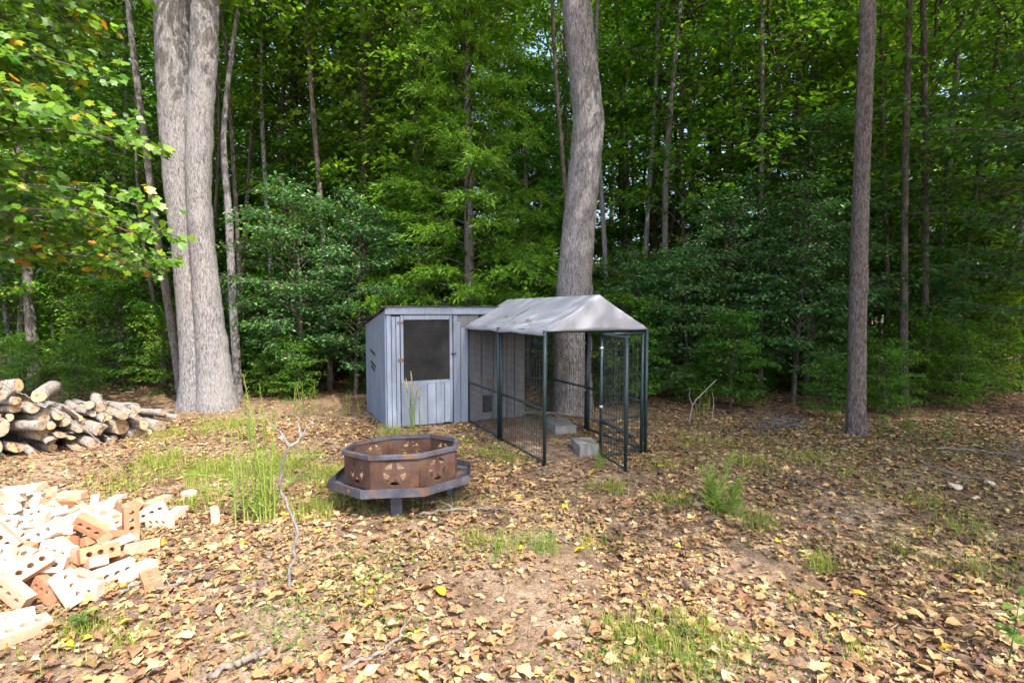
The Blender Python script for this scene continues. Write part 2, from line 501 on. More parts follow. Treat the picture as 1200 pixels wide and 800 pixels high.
def ground_mat():
    m, nt, b, out = nodes_of('forest_edge_soil')
    v = coords(nt)
    n1 = N_(nt, 'ShaderNodeTexNoise', Scale=1.1, Detail=6.0, Roughness=0.6)
    n2 = N_(nt, 'ShaderNodeTexNoise', Scale=16.0, Detail=8.0, Roughness=0.7)
    n3 = N_(nt, 'ShaderNodeTexNoise', Scale=70.0, Detail=5.0, Roughness=0.75)
    for n in (n1, n2, n3): nt.links.new(v, n.inputs['Vector'])
    r1 = ramp(nt, [(0.36, (0.22, 0.155, 0.10)), (0.5, (0.325, 0.24, 0.165)), (0.62, (0.42, 0.33, 0.24))], n1.outputs['Fac'])
    r2 = ramp(nt, [(0.35, (0.50, 0.46, 0.43)), (0.62, (1.15, 1.12, 1.1))], n2.outputs['Fac'])
    r3 = ramp(nt, [(0.33, (0.45, 0.42, 0.42)), (0.62, (1.25, 1.2, 1.2))], n3.outputs['Fac'])
    a = nt.nodes.new('ShaderNodeMixRGB'); a.blend_type = 'MULTIPLY'; a.inputs['Fac'].default_value = 0.9
    nt.links.new(r1.outputs[0], a.inputs['Color1']); nt.links.new(r2.outputs[0], a.inputs['Color2'])
    c = nt.nodes.new('ShaderNodeMixRGB'); c.blend_type = 'MULTIPLY'; c.inputs['Fac'].default_value = 0.8
    nt.links.new(a.outputs[0], c.inputs['Color1']); nt.links.new(r3.outputs[0], c.inputs['Color2'])
    # leaf mould on the wood's floor
    sx = nt.nodes.new('ShaderNodeSeparateXYZ')
    nt.links.new(v, sx.inputs[0])
    ad = N_(nt, 'ShaderNodeMath', operation='MULTIPLY_ADD')
    ad.inputs[1].default_value = 5.0
    xr = N_(nt, 'ShaderNodeMapRange')
    xr.inputs['From Min'].default_value, xr.inputs['From Max'].default_value = 1.2, 5.0
    xr.inputs['To Min'].default_value, xr.inputs['To Max'].default_value = 0.0, 3.4
    nt.links.new(sx.outputs['X'], xr.inputs['Value'])
    yx = nt.nodes.new('ShaderNodeMath')
    nt.links.new(sx.outputs['Y'], yx.inputs[0]); nt.links.new(xr.outputs[0], yx.inputs[1])
    nt.links.new(n1.outputs['Fac'], ad.inputs[0]); nt.links.new(yx.outputs[0], ad.inputs[2])
    mr = N_(nt, 'ShaderNodeMapRange')
    mr.inputs['From Min'].default_value, mr.inputs['From Max'].default_value = 10.4, 12.6
    nt.links.new(ad.outputs[0], mr.inputs['Value'])
    vo = N_(nt, 'ShaderNodeTexVoronoi', Scale=13.0)
    nt.links.new(v, vo.inputs['Vector'])
    hv = nt.nodes.new('ShaderNodeSeparateColor')
    nt.links.new(vo.outputs['Color'], hv.inputs[0])
    rv = ramp(nt, [(0.1, (0.05, 0.03, 0.02)), (0.5, (0.13, 0.075, 0.045)), (0.95, (0.24, 0.15, 0.09))], hv.outputs[0])
    d = nt.nodes.new('ShaderNodeMixRGB')
    nt.links.new(mr.outputs[0], d.inputs['Fac'])
    nt.links.new(c.outputs[0], d.inputs['Color1']); nt.links.new(rv.outputs[0], d.inputs['Color2'])
    nt.links.new(d.outputs[0], b.inputs['Base Color'])
    b.inputs['Roughness'].default_value = 0.95
    b.inputs['Specular IOR Level'].default_value = 0.1
    mxb = nt.nodes.new('ShaderNodeMath'); mxb.operation = 'ADD'
    nt.links.new(n2.outputs['Fac'], mxb.inputs[0]); nt.links.new(n3.outputs['Fac'], mxb.inputs[1])
    bp = N_(nt, 'ShaderNodeBump', Strength=0.8, Distance=0.03)
    nt.links.new(mxb.outputs[0], bp.inputs['Height'])
    nt.links.new(bp.outputs[0], b.inputs['Normal'])
    return m


M['ground'] = ground_mat()

# ------------------------------------------------------------------ ground sheet
def graded(lo, hi, step, far, n):
    core = np.arange(lo, hi + 1e-6, step)
    g = np.geomspace(step, far, n).cumsum()
    g = g / g[-1] * far
    return np.concatenate([lo - g[::-1], core, hi + g])


gx, gy = graded(-9, 9, 0.085, 190, 34), graded(0.2, 13, 0.085, 190, 34)
XX, YY = np.meshgrid(gx, gy)
ZZ = gz(XX, YY)
near = (np.abs(XX) < 9) & (YY > 0) & (YY < 13)
ZZ = ZZ + near * R.normal(0, 0.006, XX.shape)
nx, ny = len(gx), len(gy)
idx = np.arange(nx * ny).reshape(ny, nx)
quads = np.stack([idx[:-1, :-1], idx[:-1, 1:], idx[1:, 1:], idx[1:, :-1]], -1).reshape(-1, 4)
ground = link('ground', np_mesh('ground', np.stack([XX, YY, ZZ], -1).reshape(-1, 3), quads, None, M['ground'], True))
tag(ground, kind='structure')

# ------------------------------------------------------------------ loose bricks and cut logs, settled with rigid bodies
def brick_mesh(name, L, mat, holes=3, broken=False, seed=0):
    rnd = random.Random(seed)
    bm = bmesh.new()
    W, H = 0.092, 0.058
    edges = []
    outline = [(-L / 2, -W / 2), (L / 2, -W / 2), (L / 2, W / 2), (-L / 2, W / 2)]
    if broken:
        outline = [(-L / 2, -W / 2), (L / 2 - 0.02, -W / 2), (L / 2 + 0.012, -0.01), (L / 2 - 0.015, 0.02), (L / 2, W / 2), (-L / 2, W / 2)]
    rings = [outline]
    xs = {3: (-0.056, 0.0, 0.056), 1: (-0.01,)}[holes]
    for cx in xs:
        rings.append([(cx + 0.0165 * math.cos(math.tau * k / 7), 0.0165 * math.sin(math.tau * k / 7)) for k in range(7)])
    tops = []
    for ring in rings:
        top = [bm.verts.new((x + rnd.uniform(-.0015, .0015), y + rnd.uniform(-.0015, .0015), H / 2)) for x, y in ring]
        tops.append(top)
        for i in range(len(top)): edges.append(bm.edges.new((top[i], top[(i + 1) % len(top)])))
    bmesh.ops.triangle_fill(bm, use_beauty=True, edges=edges)
    for f in list(bm.faces):
        c = f.calc_center_median()
        if any((c.x - cx) ** 2 + c.y ** 2 < 0.0125 ** 2 for cx in xs): bm.faces.remove(f)
    # bottom copy and walls
    vm = {}
    for v in list(bm.verts):
        vm[v] = bm.verts.new((v.co.x, v.co.y, -H / 2))
    for f in [f for f in bm.faces]:
        bm.faces.new([vm[v] for v in reversed(f.verts)])
    for top in tops:
        for i in range(len(top)):
            a, b_ = top[i], top[(i + 1) % len(top)]
            bm.faces.new((a, vm[a], vm[b_], b_))
    bmesh.ops.recalc_face_normals(bm, faces=bm.faces)
    return bm_mesh(name, bm, mat)


brick_variants = []
for cname in ('cream', 'pink', 'orange'):
    brick_variants.append((cname, False, brick_mesh('brick', 0.2, M['brick_' + cname], 3, False, 1)))
    brick_variants.append((cname, True, brick_mesh('brick', 0.11, M['brick_' + cname], 1, True, 2)))

LOG_AX = Vector((0.86, -0.51, 0)).normalized()
LOG_N = Vector((0.51, 0.86, 0)).normalized()


def log_mesh(name, L, r, seed, rough=0.045):
    """bark body of a log along local x, irregular section, closed ends"""
    rg = np.random.default_rng(seed)
    sides, n = 14, 7
    th = np.linspace(0, 2 * np.pi, sides, endpoint=False)
    ph = rg.uniform(0, 6.28, 6)
    V = []
    for i in range(n):
        t = i / (n - 1)
        rr = r * (1.04 - 0.1 * t) * (1 + rough * np.sin(2 * th + ph[0] + t) + rough * .7 * np.sin(3 * th + ph[1] + 2 * t) + rg.normal(0, rough * .35, sides))
        off = rough * r * np.array([math.sin(3 * t + ph[2]), math.sin(2.5 * t + ph[3])])
        V.append(np.stack([np.full(sides, (t - .5) * L), rr * np.cos(th) + off[0], rr * np.sin(th) + off[1]], -1))
    if seed % 5 in (1, 3):      # split billet: one flat cleft side
        cut = -r * rg.uniform(-.15, .35)
        V = [np.column_stack([w_[:, 0], w_[:, 1], np.maximum(w_[:, 2], cut + .004 * rg.normal(0, 1, sides))]) for w_ in V]
    ends = (V[0].copy(), V[-1].copy())
    V = np.vstack(V)
    T = []
    for i in range(n - 1):
        for j in range(sides):
            a, b = i * sides + j, i * sides + (j + 1) % sides
            T += [(a, b + sides, b), (a, a + sides, b + sides)]
    V = np.vstack([V, ends[0].mean(0), ends[1].mean(0)])
    c0, c1 = len(V) - 2, len(V) - 1
    for j in range(sides):
        T += [(c0, j, (j + 1) % sides), (c1, (n - 1) * sides + (j + 1) % sides, (n - 1) * sides + j)]
    me = np_mesh(name, V, T, None, M['log_bark'])
    sm = np.ones(len(T), bool); sm[-2 * sides:] = False
    me.polygons.foreach_set('use_smooth', sm)
    caps = []
    if seed % 5 in (1, 3):
        hw = r * .8
        sv = [((i / 6 - .5) * L * .97, sy * hw * (1 - .08 * rg.random()), cut - .006 + .004 * rg.normal()) for i in range(7) for sy in (-1, 1)]
        caps.append(np_mesh('split_face', sv, [t_ for i in range(6) for t_ in ((2 * i, 2 * i + 1, 2 * i + 3), (2 * i, 2 * i + 3, 2 * i + 2))], None, M['cut_grey']))
    for e, s in ((ends[0], -1), (ends[1], 1)):
        c = e.mean(0)
        W = c + (e - c) * 0.93
        W[:, 0] += s * 0.003
        cv = np.vstack([W, c + np.array([s * 0.004, 0, 0])])
        caps.append(np_mesh('cut_face', cv, [(len(cv) - 1, *((j, (j + 1) % sides) if s > 0 else ((j + 1) % sides, j))) for j in range(sides)], None, M['cut_grey' if seed % 5 < 3 else 'cut_wood']))
    return me, caps


def settle():
    bricks, logs, helpers = [], [], []
    # patch of ground to fall on
    xs, ys = np.arange(-9, -1.2, 0.12), np.arange(1.2, 9.5, 0.12)
    X, Y = np.meshgrid(xs, ys)
    i2 = np.arange(X.size).reshape(X.shape)
    q = np.stack([i2[:-1, :-1], i2[:-1, 1:], i2[1:, 1:], i2[1:, :-1]], -1).reshape(-1, 4)
    helpers.append(link('patch', np_mesh('patch', np.stack([X, Y, gz(X, Y)], -1).reshape(-1, 3), q)))
    rnd = random.Random(21)
    # bricks
    for i in range(290):
        k = rnd.random()
        v = brick_variants[(0 if k < .44 else 2 if k < .82 else 4) + (1 if rnd.random() < .12 else 0)]
        o = link('brick', v[2])
        layer = i // 46
        a, rr = rnd.uniform(0, math.tau), math.sqrt(rnd.random())
        ta, tb = 1.45 * (1 - .10 * layer) * rr * math.cos(a), .82 * (1 - .10 * layer) * rr * math.sin(a)
        x, y = -3.55 + .72 * ta + .69 * tb, 3.10 - .69 * ta + .72 * tb
        o.location = (x, y, G(x, y) + 0.10 + 0.19 * layer + 0.05 * rnd.random())
        o.rotation_euler = (rnd.choice([0, 0, 1.57, 0.5]) + rnd.gauss(0, .3), rnd.gauss(0, .35), rnd.uniform(0, 6.28))
        bricks.append((o, v[0], v[1]))
    # logs: front row of cut ends runs along LOG_N, hidden rows behind
    org = Vector((-5.72, 5.36, 0))
    k = 0
    for row in range(2):
        laid = []
        for it in range(190):
            r = rnd.choice([.04, .045, .05, .06, .065, .075, .09, .115])
            best = None
            for _ in range(26):
                u = rnd.uniform(-1.2, 1.95 - .2 * row)
                z = r
                for (ui, zi, ri) in laid:
                    du = abs(u - ui)
                    if du < r + ri: z = max(z, zi + math.sqrt((r + ri) ** 2 - du * du))
                hmax = .72 - .21 * max(0, u) + .06 * math.sin(5 * u)
                if z + r < hmax and (best is None or z < best[1]): best = (u, z)
            if best is None: continue
            u, z = best
            laid.append((u, z, r))
            L = rnd.uniform(.5, .8)
            me, caps = log_mesh('log', L, r, 100 + k); k += 1
            o = link('log', me)
            front = rnd.uniform(-.2, .12) - row * 0.8
            p = org + LOG_N * u + LOG_AX * (front - L / 2)
            o.location = (p.x, p.y, z + G(p.x, p.y) - .01)
            o.rotation_euler = (rnd.uniform(0, 6.28), rnd.gauss(0, .05), math.atan2(LOG_AX.y, LOG_AX.x) + rnd.gauss(0, .17))
            logs.append((o, caps, r, L))
        # a few thrown across the top
        for t in range(9 if row == 0 else 4):
            r, L = rnd.choice([.045, .055, .065, .08]), rnd.uniform(.4, .7)
            u = rnd.uniform(-.6, 1.5)
            z = max([zi + ri for ui, zi, ri in laid if abs(ui - u) < .3] + [.1]) + r * .8
            me, caps = log_mesh('log', L, r, 100 + k); k += 1
            o = link('log', me)
            p = org + LOG_N * u + LOG_AX * (rnd.uniform(-.5, -.2) - row * .8)
            o.location = (p.x, p.y, z + G(p.x, p.y))
            o.rotation_euler = (rnd.uniform(0, 6.28), rnd.gauss(0, .12), math.atan2(LOG_AX.y, LOG_AX.x) + rnd.choice([-.5, .45, .7, -.3]))
            logs.append((o, caps, r, L))
    bpy.ops.rigidbody.world_add()
    w = scene.rigidbody_world
    w.substeps_per_frame, w.solver_iterations = 12, 16
    bpy.context.view_layer.update()

    def add(objs, kind, shape, fric, ad):
        bpy.ops.object.select_all(action='DESELECT')
        for o in objs: o.select_set(True)
        bpy.context.view_layer.objects.active = objs[0]
        bpy.ops.rigidbody.objects_add(type=kind)
        for o in objs:
            rb = o.rigid_body
            rb.collision_shape = shape
            rb.friction, rb.restitution = fric, 0.0
            rb.use_margin, rb.collision_margin = True, 0.001
            rb.angular_damping, rb.linear_damping = ad, 0.2
    add(helpers[:1], 'PASSIVE', 'MESH', 1.0, 0.1)
    add([b[0] for b in bricks], 'ACTIVE', 'BOX', 0.9, 0.4)
    for f in range(1, 62): scene.frame_set(f)
    dg = bpy.context.evaluated_depsgraph_get()
    objs = [b[0] for b in bricks]
    mats = [o.evaluated_get(dg).matrix_world.copy() for o in objs]
    bpy.ops.object.select_all(action='DESELECT')
    for o in objs + helpers: o.select_set(True)
    bpy.context.view_layer.objects.active = objs[0]
    bpy.ops.rigidbody.objects_remove()
    bpy.ops.rigidbody.world_remove()
    scene.frame_set(1)
    for o, m in zip(objs, mats): o.matrix_world = m
    for h in helpers: bpy.data.objects.remove(h)
    bpy.ops.object.select_all(action='DESELECT')
    bpy.context.view_layer.update()
    return bricks, logs


bricks, logs = settle()
BRICK_LABEL = {'cream': 'sun-bleached cream', 'pink': 'pinkish tan', 'orange': 'orange tan'}
for o, cname, broken in bricks:
    p = o.matrix_world.translation
    if not (1.0 < p.y < 6.5 and -6.5 < p.x < -1.4):
        bpy.data.objects.remove(o); continue
    outlier = (.69 * (p.x + 3.55) + .72 * (p.y - 3.10) > 1.0)
    what = 'broken half brick with a ragged end' if broken else 'brick with three round core holes'
    where = 'lying in leaves beside the brick heap' if outlier else 'in the loose brick heap'
    tag(o, f'{BRICK_LABEL[cname]} {what} {where}', 'brick', 'loose bricks dumped in a heap' if not outlier else 'bricks strayed from the heap')
for o, caps, r, L in logs:
    p = o.matrix_world.translation
    if p.z < -0.3 or p.y > 9 or p.x > -2.5:
        bpy.data.objects.remove(o); continue
    for c in caps: link(c.name.split('.')[0], c, None, o)
    size = 'thick' if r > .104 else 'medium' if r > .078 else 'thin'
    lay = 'lying on top of the woodpile' if p.z > 0.55 else 'wedged midway up the woodpile' if p.z > 0.27 else 'at the bottom of the woodpile'
    tag(o, f'{size} cut log with pale sawn ends {lay}', 'log', 'cut logs stacked in the woodpile')

# ------------------------------------------------------------------ shed
UX, VX = Vector((0.906, 0.422, 0)).normalized(), Vector((-0.422, 0.906, 0)).normalized()
ANG = math.atan2(UX.y, UX.x)
SW, SD, SH0, SH1 = 2.12, 1.62, 1.70, 1.47
shed = tag(empty('shed', (-1.74, 7.07, 0.0), ANG), 'small weathered blue-grey plank shed with a screened door and flat sloping roof', 'shed')


def roof_z(v): return SH0 + (SH1 - SH0) * v / SD


rs = random.Random(3)


def plank(u0, u1, z0, z1, t=0.022, y=0.0, mat='paint', parent=shed, name='plank'):
    y += rs.uniform(-.003, .003)
    return box_obj(name, (u0 + .0025, y - t, z0 + rs.uniform(-.012, .0)), (u1 - .0025, y, z1), M[mat], parent, jit=0.0012, bevel=0.002)


# inner backing of boards behind the planks
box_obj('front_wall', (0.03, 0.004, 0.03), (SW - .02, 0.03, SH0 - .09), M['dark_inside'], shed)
# corner boards left of the door
for a, b, z0, z1 in ((0.0, .065, .02, 1.6), (.068, .128, .66, 1.58), (.068, .128, .02, .655), (.131, .185, .02, 1.58)):
    plank(a, b, z0, z1)
# planks right of the door
for a, b in ((.965, 1.075), (1.078, 1.20)):
    plank(a, b, .02, 1.50 if a < 1 else 1.42)
plank(.962, 1.03, 1.502, 1.60)
box_obj('upper_panel', (1.034, -.012, 1.425), (1.36, .002, 1.60), M['plywood'], shed)
# boards facing into the kennel
x = 1.204
for w_, zt in ((.2, 1.6), (.19, 1.6), (.22, 1.6), (.13, 1.6), (.17, 1.6)):
    if x < 1.5 < x + w_ + .05 and False: pass
    z0 = .02
    if abs(x + w_ / 2 - 1.495) < .12: z0 = .44
    plank(x, x + w_, z0, zt if x > 1.36 else 1.42, mat='plywood')
    x += w_ + .003
# dog door in the kennel side
box_obj('dog_door', (1.405, -.030, .10), (1.585, -.024, .13), M['plywood'], shed)
for a, b, z0, z1 in ((1.394, 1.420, .03, .44), (1.572, 1.597, .03, .44), (1.42, 1.572, .39, .44)):
    plank(a, b, z0, z1, mat='plywood', name='dog_door_trim', y=-.003)
plank(1.42, 1.572, .02, .10, mat='plywood', name='dog_door_trim')
box_obj('patch_board', (1.50, -.034, .55), (1.60, -.025, .63), M['rust_hinge'], shed)
# fascia
bm = bmesh.new()
add_box(bm, (-.02, -.045, 1.61), (SW + .05, -.024, 1.715), 0.001, None, 0.003)
link('fascia_board', bm_mesh('fascia_board', bm, M['paint']), None, shed)
# side walls: wide vertical boards following the sloped roof
def side_wall(u, name, sgn, mat):
    n = 5
    for i in range(n):
        v0, v1 = 0.002 + SD * i / n, SD * (i + 1) / n - .003
        bm = bmesh.new()
        t0, t1 = (u - .02, u) if sgn < 0 else (u, u + .02)
        vv = []
        for uu in (t0, t1):
            vv.append([bm.verts.new((uu, v0, 0.0 + .03 * (i % 2))), bm.verts.new((uu, v1, 0.0 + .03 * (i % 2))), bm.verts.new((uu, v1, roof_z(v1) - .035)), bm.verts.new((uu, v0, roof_z(v0) - .035))])
        bm.faces.new(vv[0]); bm.faces.new(list(reversed(vv[1])))
        for k in range(4): bm.faces.new((vv[0][(k + 1) % 4], vv[0][k], vv[1][k], vv[1][(k + 1) % 4]))
        bmesh.ops.recalc_face_normals(bm, faces=bm.faces)
        link(name, bm_mesh(name, bm, M[mat]), None, shed)


side_wall(0.0, 'side_board', -1, 'paint_shaded')
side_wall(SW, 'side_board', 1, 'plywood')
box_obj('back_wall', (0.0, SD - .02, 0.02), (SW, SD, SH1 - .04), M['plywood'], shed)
for (v0, z0, l) in ((.75, .98, .42), (.72, .80, .40), (.80, .74, .30)):
    Mx = Matrix.Translation((-.024, v0, z0)) @ Matrix.Rotation(0.12, 4, 'X')
    box_obj('vent_slot', (-.004, 0, 0), (.002, l, .035), M['dark_inside'], shed, M=Mx)
# roof sheet with a ragged tar-paper edge
rgr = np.random.default_rng(4)
nu, nv = 26, 14
rv, rt = [], []
for top in (0, 1):
    for i in range(nu):
        for j in range(nv):
            uu, vv = -.05 + (SW + .12) * i / (nu - 1), -.07 + (SD + .16) * j / (nv - 1)
            if i in (0, nu - 1): uu += (rgr.uniform(-.04, .02))
            zz = roof_z(vv) + .012 + .012 * top
            if i == 0: zz -= rgr.uniform(0, .045)
            if i == nu - 1 or j == 0: zz -= rgr.uniform(0, .008)
            rv.append((uu, vv, zz + rgr.uniform(-.002, .002)))
for top in (0, 1):
    o_ = top * nu * nv
    for i in range(nu - 1):
        for j in range(nv - 1):
            a, b_, c, d = o_ + i * nv + j, o_ + (i + 1) * nv + j, o_ + (i + 1) * nv + j + 1, o_ + i * nv + j + 1
            rt += ([(a, b_, c), (a, c, d)] if top else [(a, c, b_), (a, d, c)])
rim = [i * nv for i in range(nu)] + [(nu - 1) * nv + j for j in range(1, nv)] + [i * nv + nv - 1 for i in range(nu - 2, -1, -1)] + [j for j in range(nv - 2, 0, -1)]
for k in range(len(rim)):
    a, b_ = rim[k], rim[(k + 1) % len(rim)]
    rt += [(a, b_, b_ + nu * nv), (a, b_ + nu * nv, a + nu * nv)]
link('roof', np_mesh('roof', rv, rt, None, M['tar']), None, shed)
# door
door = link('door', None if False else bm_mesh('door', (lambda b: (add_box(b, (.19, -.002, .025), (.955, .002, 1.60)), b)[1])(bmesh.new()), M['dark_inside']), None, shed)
for k in range(6):
    a = .196 + k * .126
    plank(a, a + .1235, .03 + rs.uniform(0, .02), .655, t=.02, y=-.004, parent=door, name='plank')
plank(.192, .235, .657, 1.60, t=.026, y=-.004, parent=door, name='door_stile')
plank(.905, .953, .03, 1.60, t=.027, y=-.004, parent=door, name='door_stile')
plank(.236, .904, 1.545, 1.60, t=.025, y=-.004, parent=door, name='door_rail')
plank(.236, .904, .62, .668, t=.026, y=-.003, parent=door, name='door_rail')
box_obj('window_screen', (.236, -.013, .668), (.904, -.007, 1.545), M['screen'], door)
for z in (1.47, .95):
    box_obj('hinge', (.15, -.036, z), (.232, -.0305, z + .045), M['rust_hinge'], door, bevel=.003)
box_obj('latch', (.93, -.05, 1.03), (1.0, -.032, 1.05), M['tar'], door, bevel=.004)

# ------------------------------------------------------------------ wire dog kennel with canvas roof
KO = Vector((0.36, 5.41, 0.0))
KW, KL, EAVE, RIDGE = 1.30, 2.40, 1.45, 1.83
kennel = tag(empty('dog_kennel', KO, ANG), 'dark green wire dog kennel with a peaked grey canvas roof against the shed', 'dog kennel')


def tube_obj(name, segs, parent, mat='green_tube', sides=8):
    s = Soup()
    for a, b, r in segs: s.tube([a, b], r, sides)
    return link(name, s.mesh(name, M[mat], False), None, parent)


def panel(p0, p1, name='wire_panel', rails=(0.03, 0.60), top=1.40, parent=kennel, gapx=.058, wz0=.03):
    """framed panel of welded wire between two ground points (kennel-local)"""
    p0, p1 = Vector(p0), Vector(p1)
    d = p1 - p0
    Lp = d.length
    d /= Lp
    root_s = Soup()
    r = .0185
    for e in (0.018, Lp - .018):
        q = p0 + d * e
        root_s.tube([q + Vector((0, 0, .0)), q + Vector((0, 0, top))], r, 8)
    root_s.tube([p0 + d * .018 + Vector((0, 0, top)), p0 + d * (Lp - .018) + Vector((0, 0, top))], r, 8)
    pan = link(name, root_s.mesh(name, M['green_tube']), None, parent)
    for z in rails:
        tube_obj('rail', [(p0 + d * .03 + Vector((0, 0, z)), p0 + d * (Lp - .03) + Vector((0, 0, z)), .0125)], pan)
    w = Soup()
    n = int((Lp - .06) / gapx)
    for i in range(n + 1):
        q = p0 + d * (.03 + (Lp - .06) * i / n)
        bow = R.normal(0, .0015)
        w.tube([q + Vector((bow, bow, wz0)), q + Vector((0, 0, top))], .0026, 4, False)
    z = .12
    while z < top - .02:
        w.tube([p0 + d * .02 + Vector((0, 0, z)), p0 + d * (Lp - .02) + Vector((0, 0, z))], .0022, 4, False)
        z += .10
    tag(link('wire_mesh', w.mesh('wire_mesh', M['wire']), None, pan), kind='stuff')
    for z in (.55, 1.2):
        q = p0 + d * .018
        s = Soup(); s.tube([q + Vector((0, 0, z)), q + Vector((0, 0, z + .03))], .021, 8)
        link('clamp', s.mesh('clamp', M['steel']), None, pan)
    return pan


HGE = .69
panel((0, 0, 0), (0, KL / 2, 0)); panel((0, KL / 2, 0), (0, KL, 0))
panel((KW, 0, 0), (KW, KL / 2, 0)); panel((KW, KL / 2, 0), (KW, KL, 0))
panel((0.02, KL, 0), (KW, KL, 0))
panel((HGE, 0, 0), (KW, 0, 0), rails=(.03, .43))
g1 = Vector((1.156, 5.10, 0)) - KO
gl = Vector((g1.dot(UX), g1.dot(VX), 0.03))
gate = panel((HGE - .02, -.04, .03), gl, name='gate', rails=(.03, .40), top=1.36)
# corner posts and header tubes
for q in ((-.025, -.02), (KW + .025, -.02), (-.025, KL), (KW + .025, KL), (-.03, KL / 2), (KW + .03, KL / 2)):
    tube_obj('post', [((q[0], q[1], 0), (q[0], q[1], EAVE), .021)], kennel)
for a, b in (((0, 0), (KW, 0)), ((0, 0), (0, KL)), ((KW, 0), (KW, KL)), ((0, KL), (KW, KL))):
    tube_obj('header_tube', [((a[0], a[1], EAVE - .012), (b[0], b[1], EAVE - .012), .0165)], kennel)
for v in (0, KL / 2, KL):
    tube_obj('rafter', [((0, v, EAVE), (KW / 2, v, RIDGE - .02), .014), ((KW / 2, v, RIDGE - .02), (KW, v, EAVE), .014)], kennel)
tube_obj('ridge_tube', [((KW / 2, 0, RIDGE - .015), (KW / 2, KL, RIDGE - .015), .014)], kennel)

# canvas: two sagging slopes and a closed front gable, one cloth
def canvas_mesh():
    rg = np.random.default_rng(9)
    V, T = [], []
    nu, nv = 33, 31
    for j in range(nv):
        v = -.035 + (KL + .07) * j / (nv - 1)
        for i in range(nu):
            s = -1 + 2 * i / (nu - 1)
            u = KW / 2 + s * (KW / 2 + .05)
            base = RIDGE + (EAVE - RIDGE) * abs(s) - (.015 if abs(s) > .93 else 0)
            span = abs(math.sin(math.pi * min(1, max(0, (v) / (KL / 2))))) if v < KL / 2 else abs(math.sin(math.pi * min(1, (v - KL / 2) / (KL / 2))))
            sag = .05 * math.sin(math.pi * abs(s)) * (.35 + .65 * span)
            wr = .004 * math.sin(11 * v + 5 * abs(s)) * abs(s) + .0015 * math.sin(31 * v - 9 * s)
            edge = -.045 * (abs(s) > .99) * (0.85 + .15 * math.sin(7 * v)) * (1 if s < 0 else .6)
            V.append((u, v, base - sag + wr + edge + .006 + rg.normal(0, .001)))
    for j in range(nv - 1):
        for i in range(nu - 1):
            a = j * nu + i
            T += [(a, a + 1, a + nu + 1), (a, a + nu + 1, a + nu)]
    # gable cloth hanging from the first row down to the header tube
    n0 = len(V)
    for k in range(1, 9):
        f = k / 8
        for i in range(nu):
            u, v, z = V[i]
            zb = EAVE - .008
            V.append((u, v - .004 * math.sin(math.pi * f) - .004 * math.sin(f * 5 + i * .8), z + (min(zb, z - .004) - z) * f))
    rowidx = lambda k, i: i if k == 0 else n0 + (k - 1) * nu + i
    for k in range(8):
        for i in range(nu - 1):
            a, b, c, d = rowidx(k, i), rowidx(k, i + 1), rowidx(k + 1, i + 1), rowidx(k + 1, i)
            T += [(a, c, b), (a, d, c)]
    return np_mesh('canvas_roof', V, T, None, M['canvas'], True)


canvas = link('canvas_roof', canvas_mesh(), None, kennel)
md = canvas.modifiers.new('thickness', 'SOLIDIFY')
md.thickness = 0.003

# bits inside the kennel
def block(px, py, size, rz, label, z0=None):
    p = gp(px, py)
    bm = bmesh.new()
    l, w, h = size
    add_box(bm, (-l / 2, -w / 2, 0), (l / 2, w / 2, h), .003, None, .006)
    o = link('concrete_block', bm_mesh('concrete_block', bm, M['concrete']), None, None, (p.x, p.y, G(p.x, p.y) - .01))
    o.rotation_euler = (0.01, 0.02, rz)
    return tag(o, label, 'concrete block', 'concrete blocks on the kennel floor')


block(655, 502, (.62, .30, .12), ANG + 1.35, 'pale concrete slab lying in the kennel by the big tree')
block(686, 527, (.46, .25, .13), ANG + 1.25, 'grey concrete block in the kennel behind the gate')

# ------------------------------------------------------------------ fire ring
FC = Vector((-0.945, 4.41, 0))
fire = tag(empty('fire_ring', (FC.x, FC.y, G(FC.x, FC.y)), math.radians(3.5)), 'rusty octagonal steel fire ring with star cutouts on a wide tray', 'fire pit')


fire.rotation_euler = (math.radians(-3.8), math.radians(-1.2), math.radians(3.5))
fire.location.z -= .03


def octo(rad, z, rot=math.pi / 8):
    return [Vector((rad * math.cos(rot + math.tau * k / 8), rad * math.sin(rot + math.tau * k / 8), z)) for k in range(8)]


def octo_band(name, loops, mat, parent, closed=True):
    """sweep a section (list of (radius, z)) round the octagon"""
    bm = bmesh.new()
    rings = [[bm.verts.new(p) for p in octo(r, z)] for r, z in loops]
    n = len(rings)
    for a in range(n if closed else n - 1):
        A, B = rings[a], rings[(a + 1) % n]
        for k in range(8):
            bm.faces.new((A[k], A[(k + 1) % 8], B[(k + 1) % 8], B[k]))
    bmesh.ops.recalc_face_normals(bm, faces=bm.faces)
    return link(name, bm_mesh(name, bm, M[mat]), None, parent)


